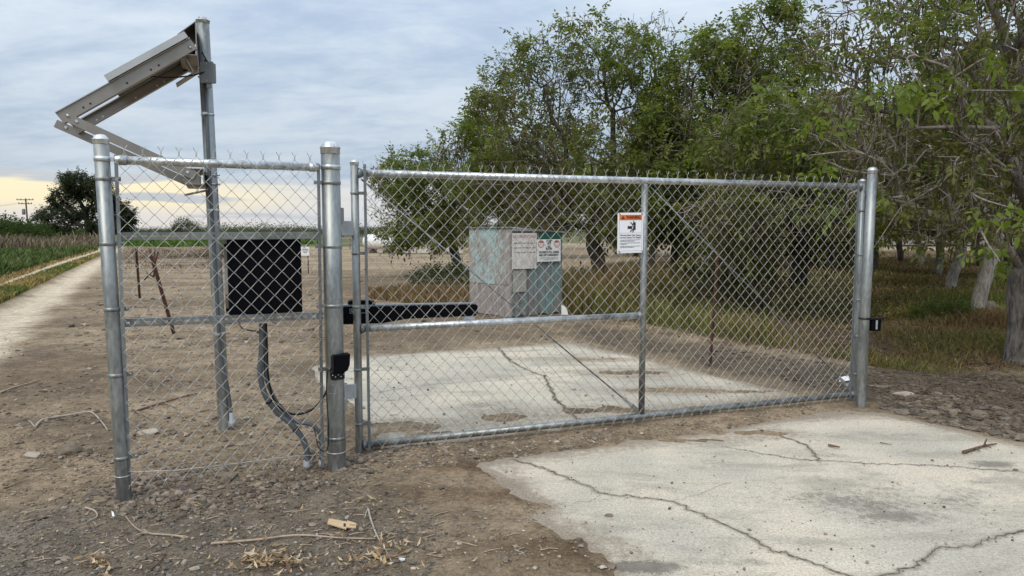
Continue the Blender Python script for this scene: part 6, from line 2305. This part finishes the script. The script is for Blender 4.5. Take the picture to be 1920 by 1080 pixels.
# feather
f0 = G(213, 973, .02)
fm_ = MB()
fm_.prism([f0, G(215, 968, .022), G(213, 961, .02), G(209, 958, .02), G(210, 966, .02)], (0, 0, .002))
tag(fm_.build('feather', M['white'], None, f0), 'small white feather by the foot of the left fence post', 'feather')
p0 = G(1583, 716, .02)
tag(MB().prism([p0 + np.array([-.05, 0, 0]), p0 + np.array([.05, -.02, .02]), p0 + np.array([.06, .05, .05]), p0 + np.array([-.02, .06, .03])], (0, 0, .003)).build('paper_scrap', M['white'], None, p0), 'crumpled white paper scrap near the right corner of the gate', 'paper')


_hv = np.random.default_rng(77).normal(0, 1, (11, 7, 3))


def rock(label, px, py, s, mat, seed, flat=.6):
    rg = np.random.default_rng(seed)
    g = G(px, py)
    g[2] = gz1(g[0], g[1])
    me = bpy.data.meshes.new('rock')
    bm = bmesh.new()
    bmesh.ops.create_icosphere(bm, subdivisions=3, radius=1)
    for vv in bm.verts:
        p = np.array(vv.co)
        k = 1 + .75 * fbm(np.array([p[0] * 1.3 + seed * 3.7 + p[2]]), np.array([p[1] * 1.3 - p[2] * 1.1]), 4, seed)[0]
        # knock flats off it
        for q in range(7):
            h = unit(_hv[seed % 11][q])
            dd = np.dot(p * k, h)
            if dd > .72:
                p = p - h * (dd - .72) / k
        vv.co = Vector(tuple(p * k * np.array(s)))
    bm.to_mesh(me)
    bm.free()
    o = link('rock', me, M[mat], None, g + UPV * s[2] * .25)
    return tag(o, label, 'rock')


rock('pale rock inside behind the left half of the fence panel', 281, 816, (.085, .05, .035), 'rock', 1)
rock('flat brown rock under the bottom of the fence panel', 424, 900, (.085, .05, .03), 'clod', 2)
rock('brown dirt clod lump left of the left fence post', 130, 853, (.085, .06, .06), 'clod', 3)
rock('pale flat stone left of the dirt clod lump', 60, 858, (.07, .05, .03), 'rock', 4)
rock('small white stone at the bottom edge of the gravel', 753, 1060, (.017, .012, .012), 'white', 5)
rock('dark clod on the slab in front of the inner crack', 1142, 968, (.022, .016, .012), 'clod', 6)
rock('grey stone at the ragged corner of the slab', 1145, 1065, (.03, .022, .016), 'clod', 7)
rock('pale block of dried mud beside the right edge of the slab', 1832, 782, (.08, .05, .04), 'clod', 8)
rock('long pale chunk of mud right of the latch post', 1697, 742, (.11, .04, .035), 'rock', 9)
rock('dark clod pile at the foot of the nearest whitewashed trunk', 1856, 583, (.20, .16, .14), 'clod', 10)
rock('dark stone behind the fence panel near the pole', 290, 700, (.05, .035, .035), 'clod', 11)
print('objects', len(bpy.data.objects), 'tris', sum(len(o.data.polygons) for o in bpy.data.objects if o.type == 'MESH'))
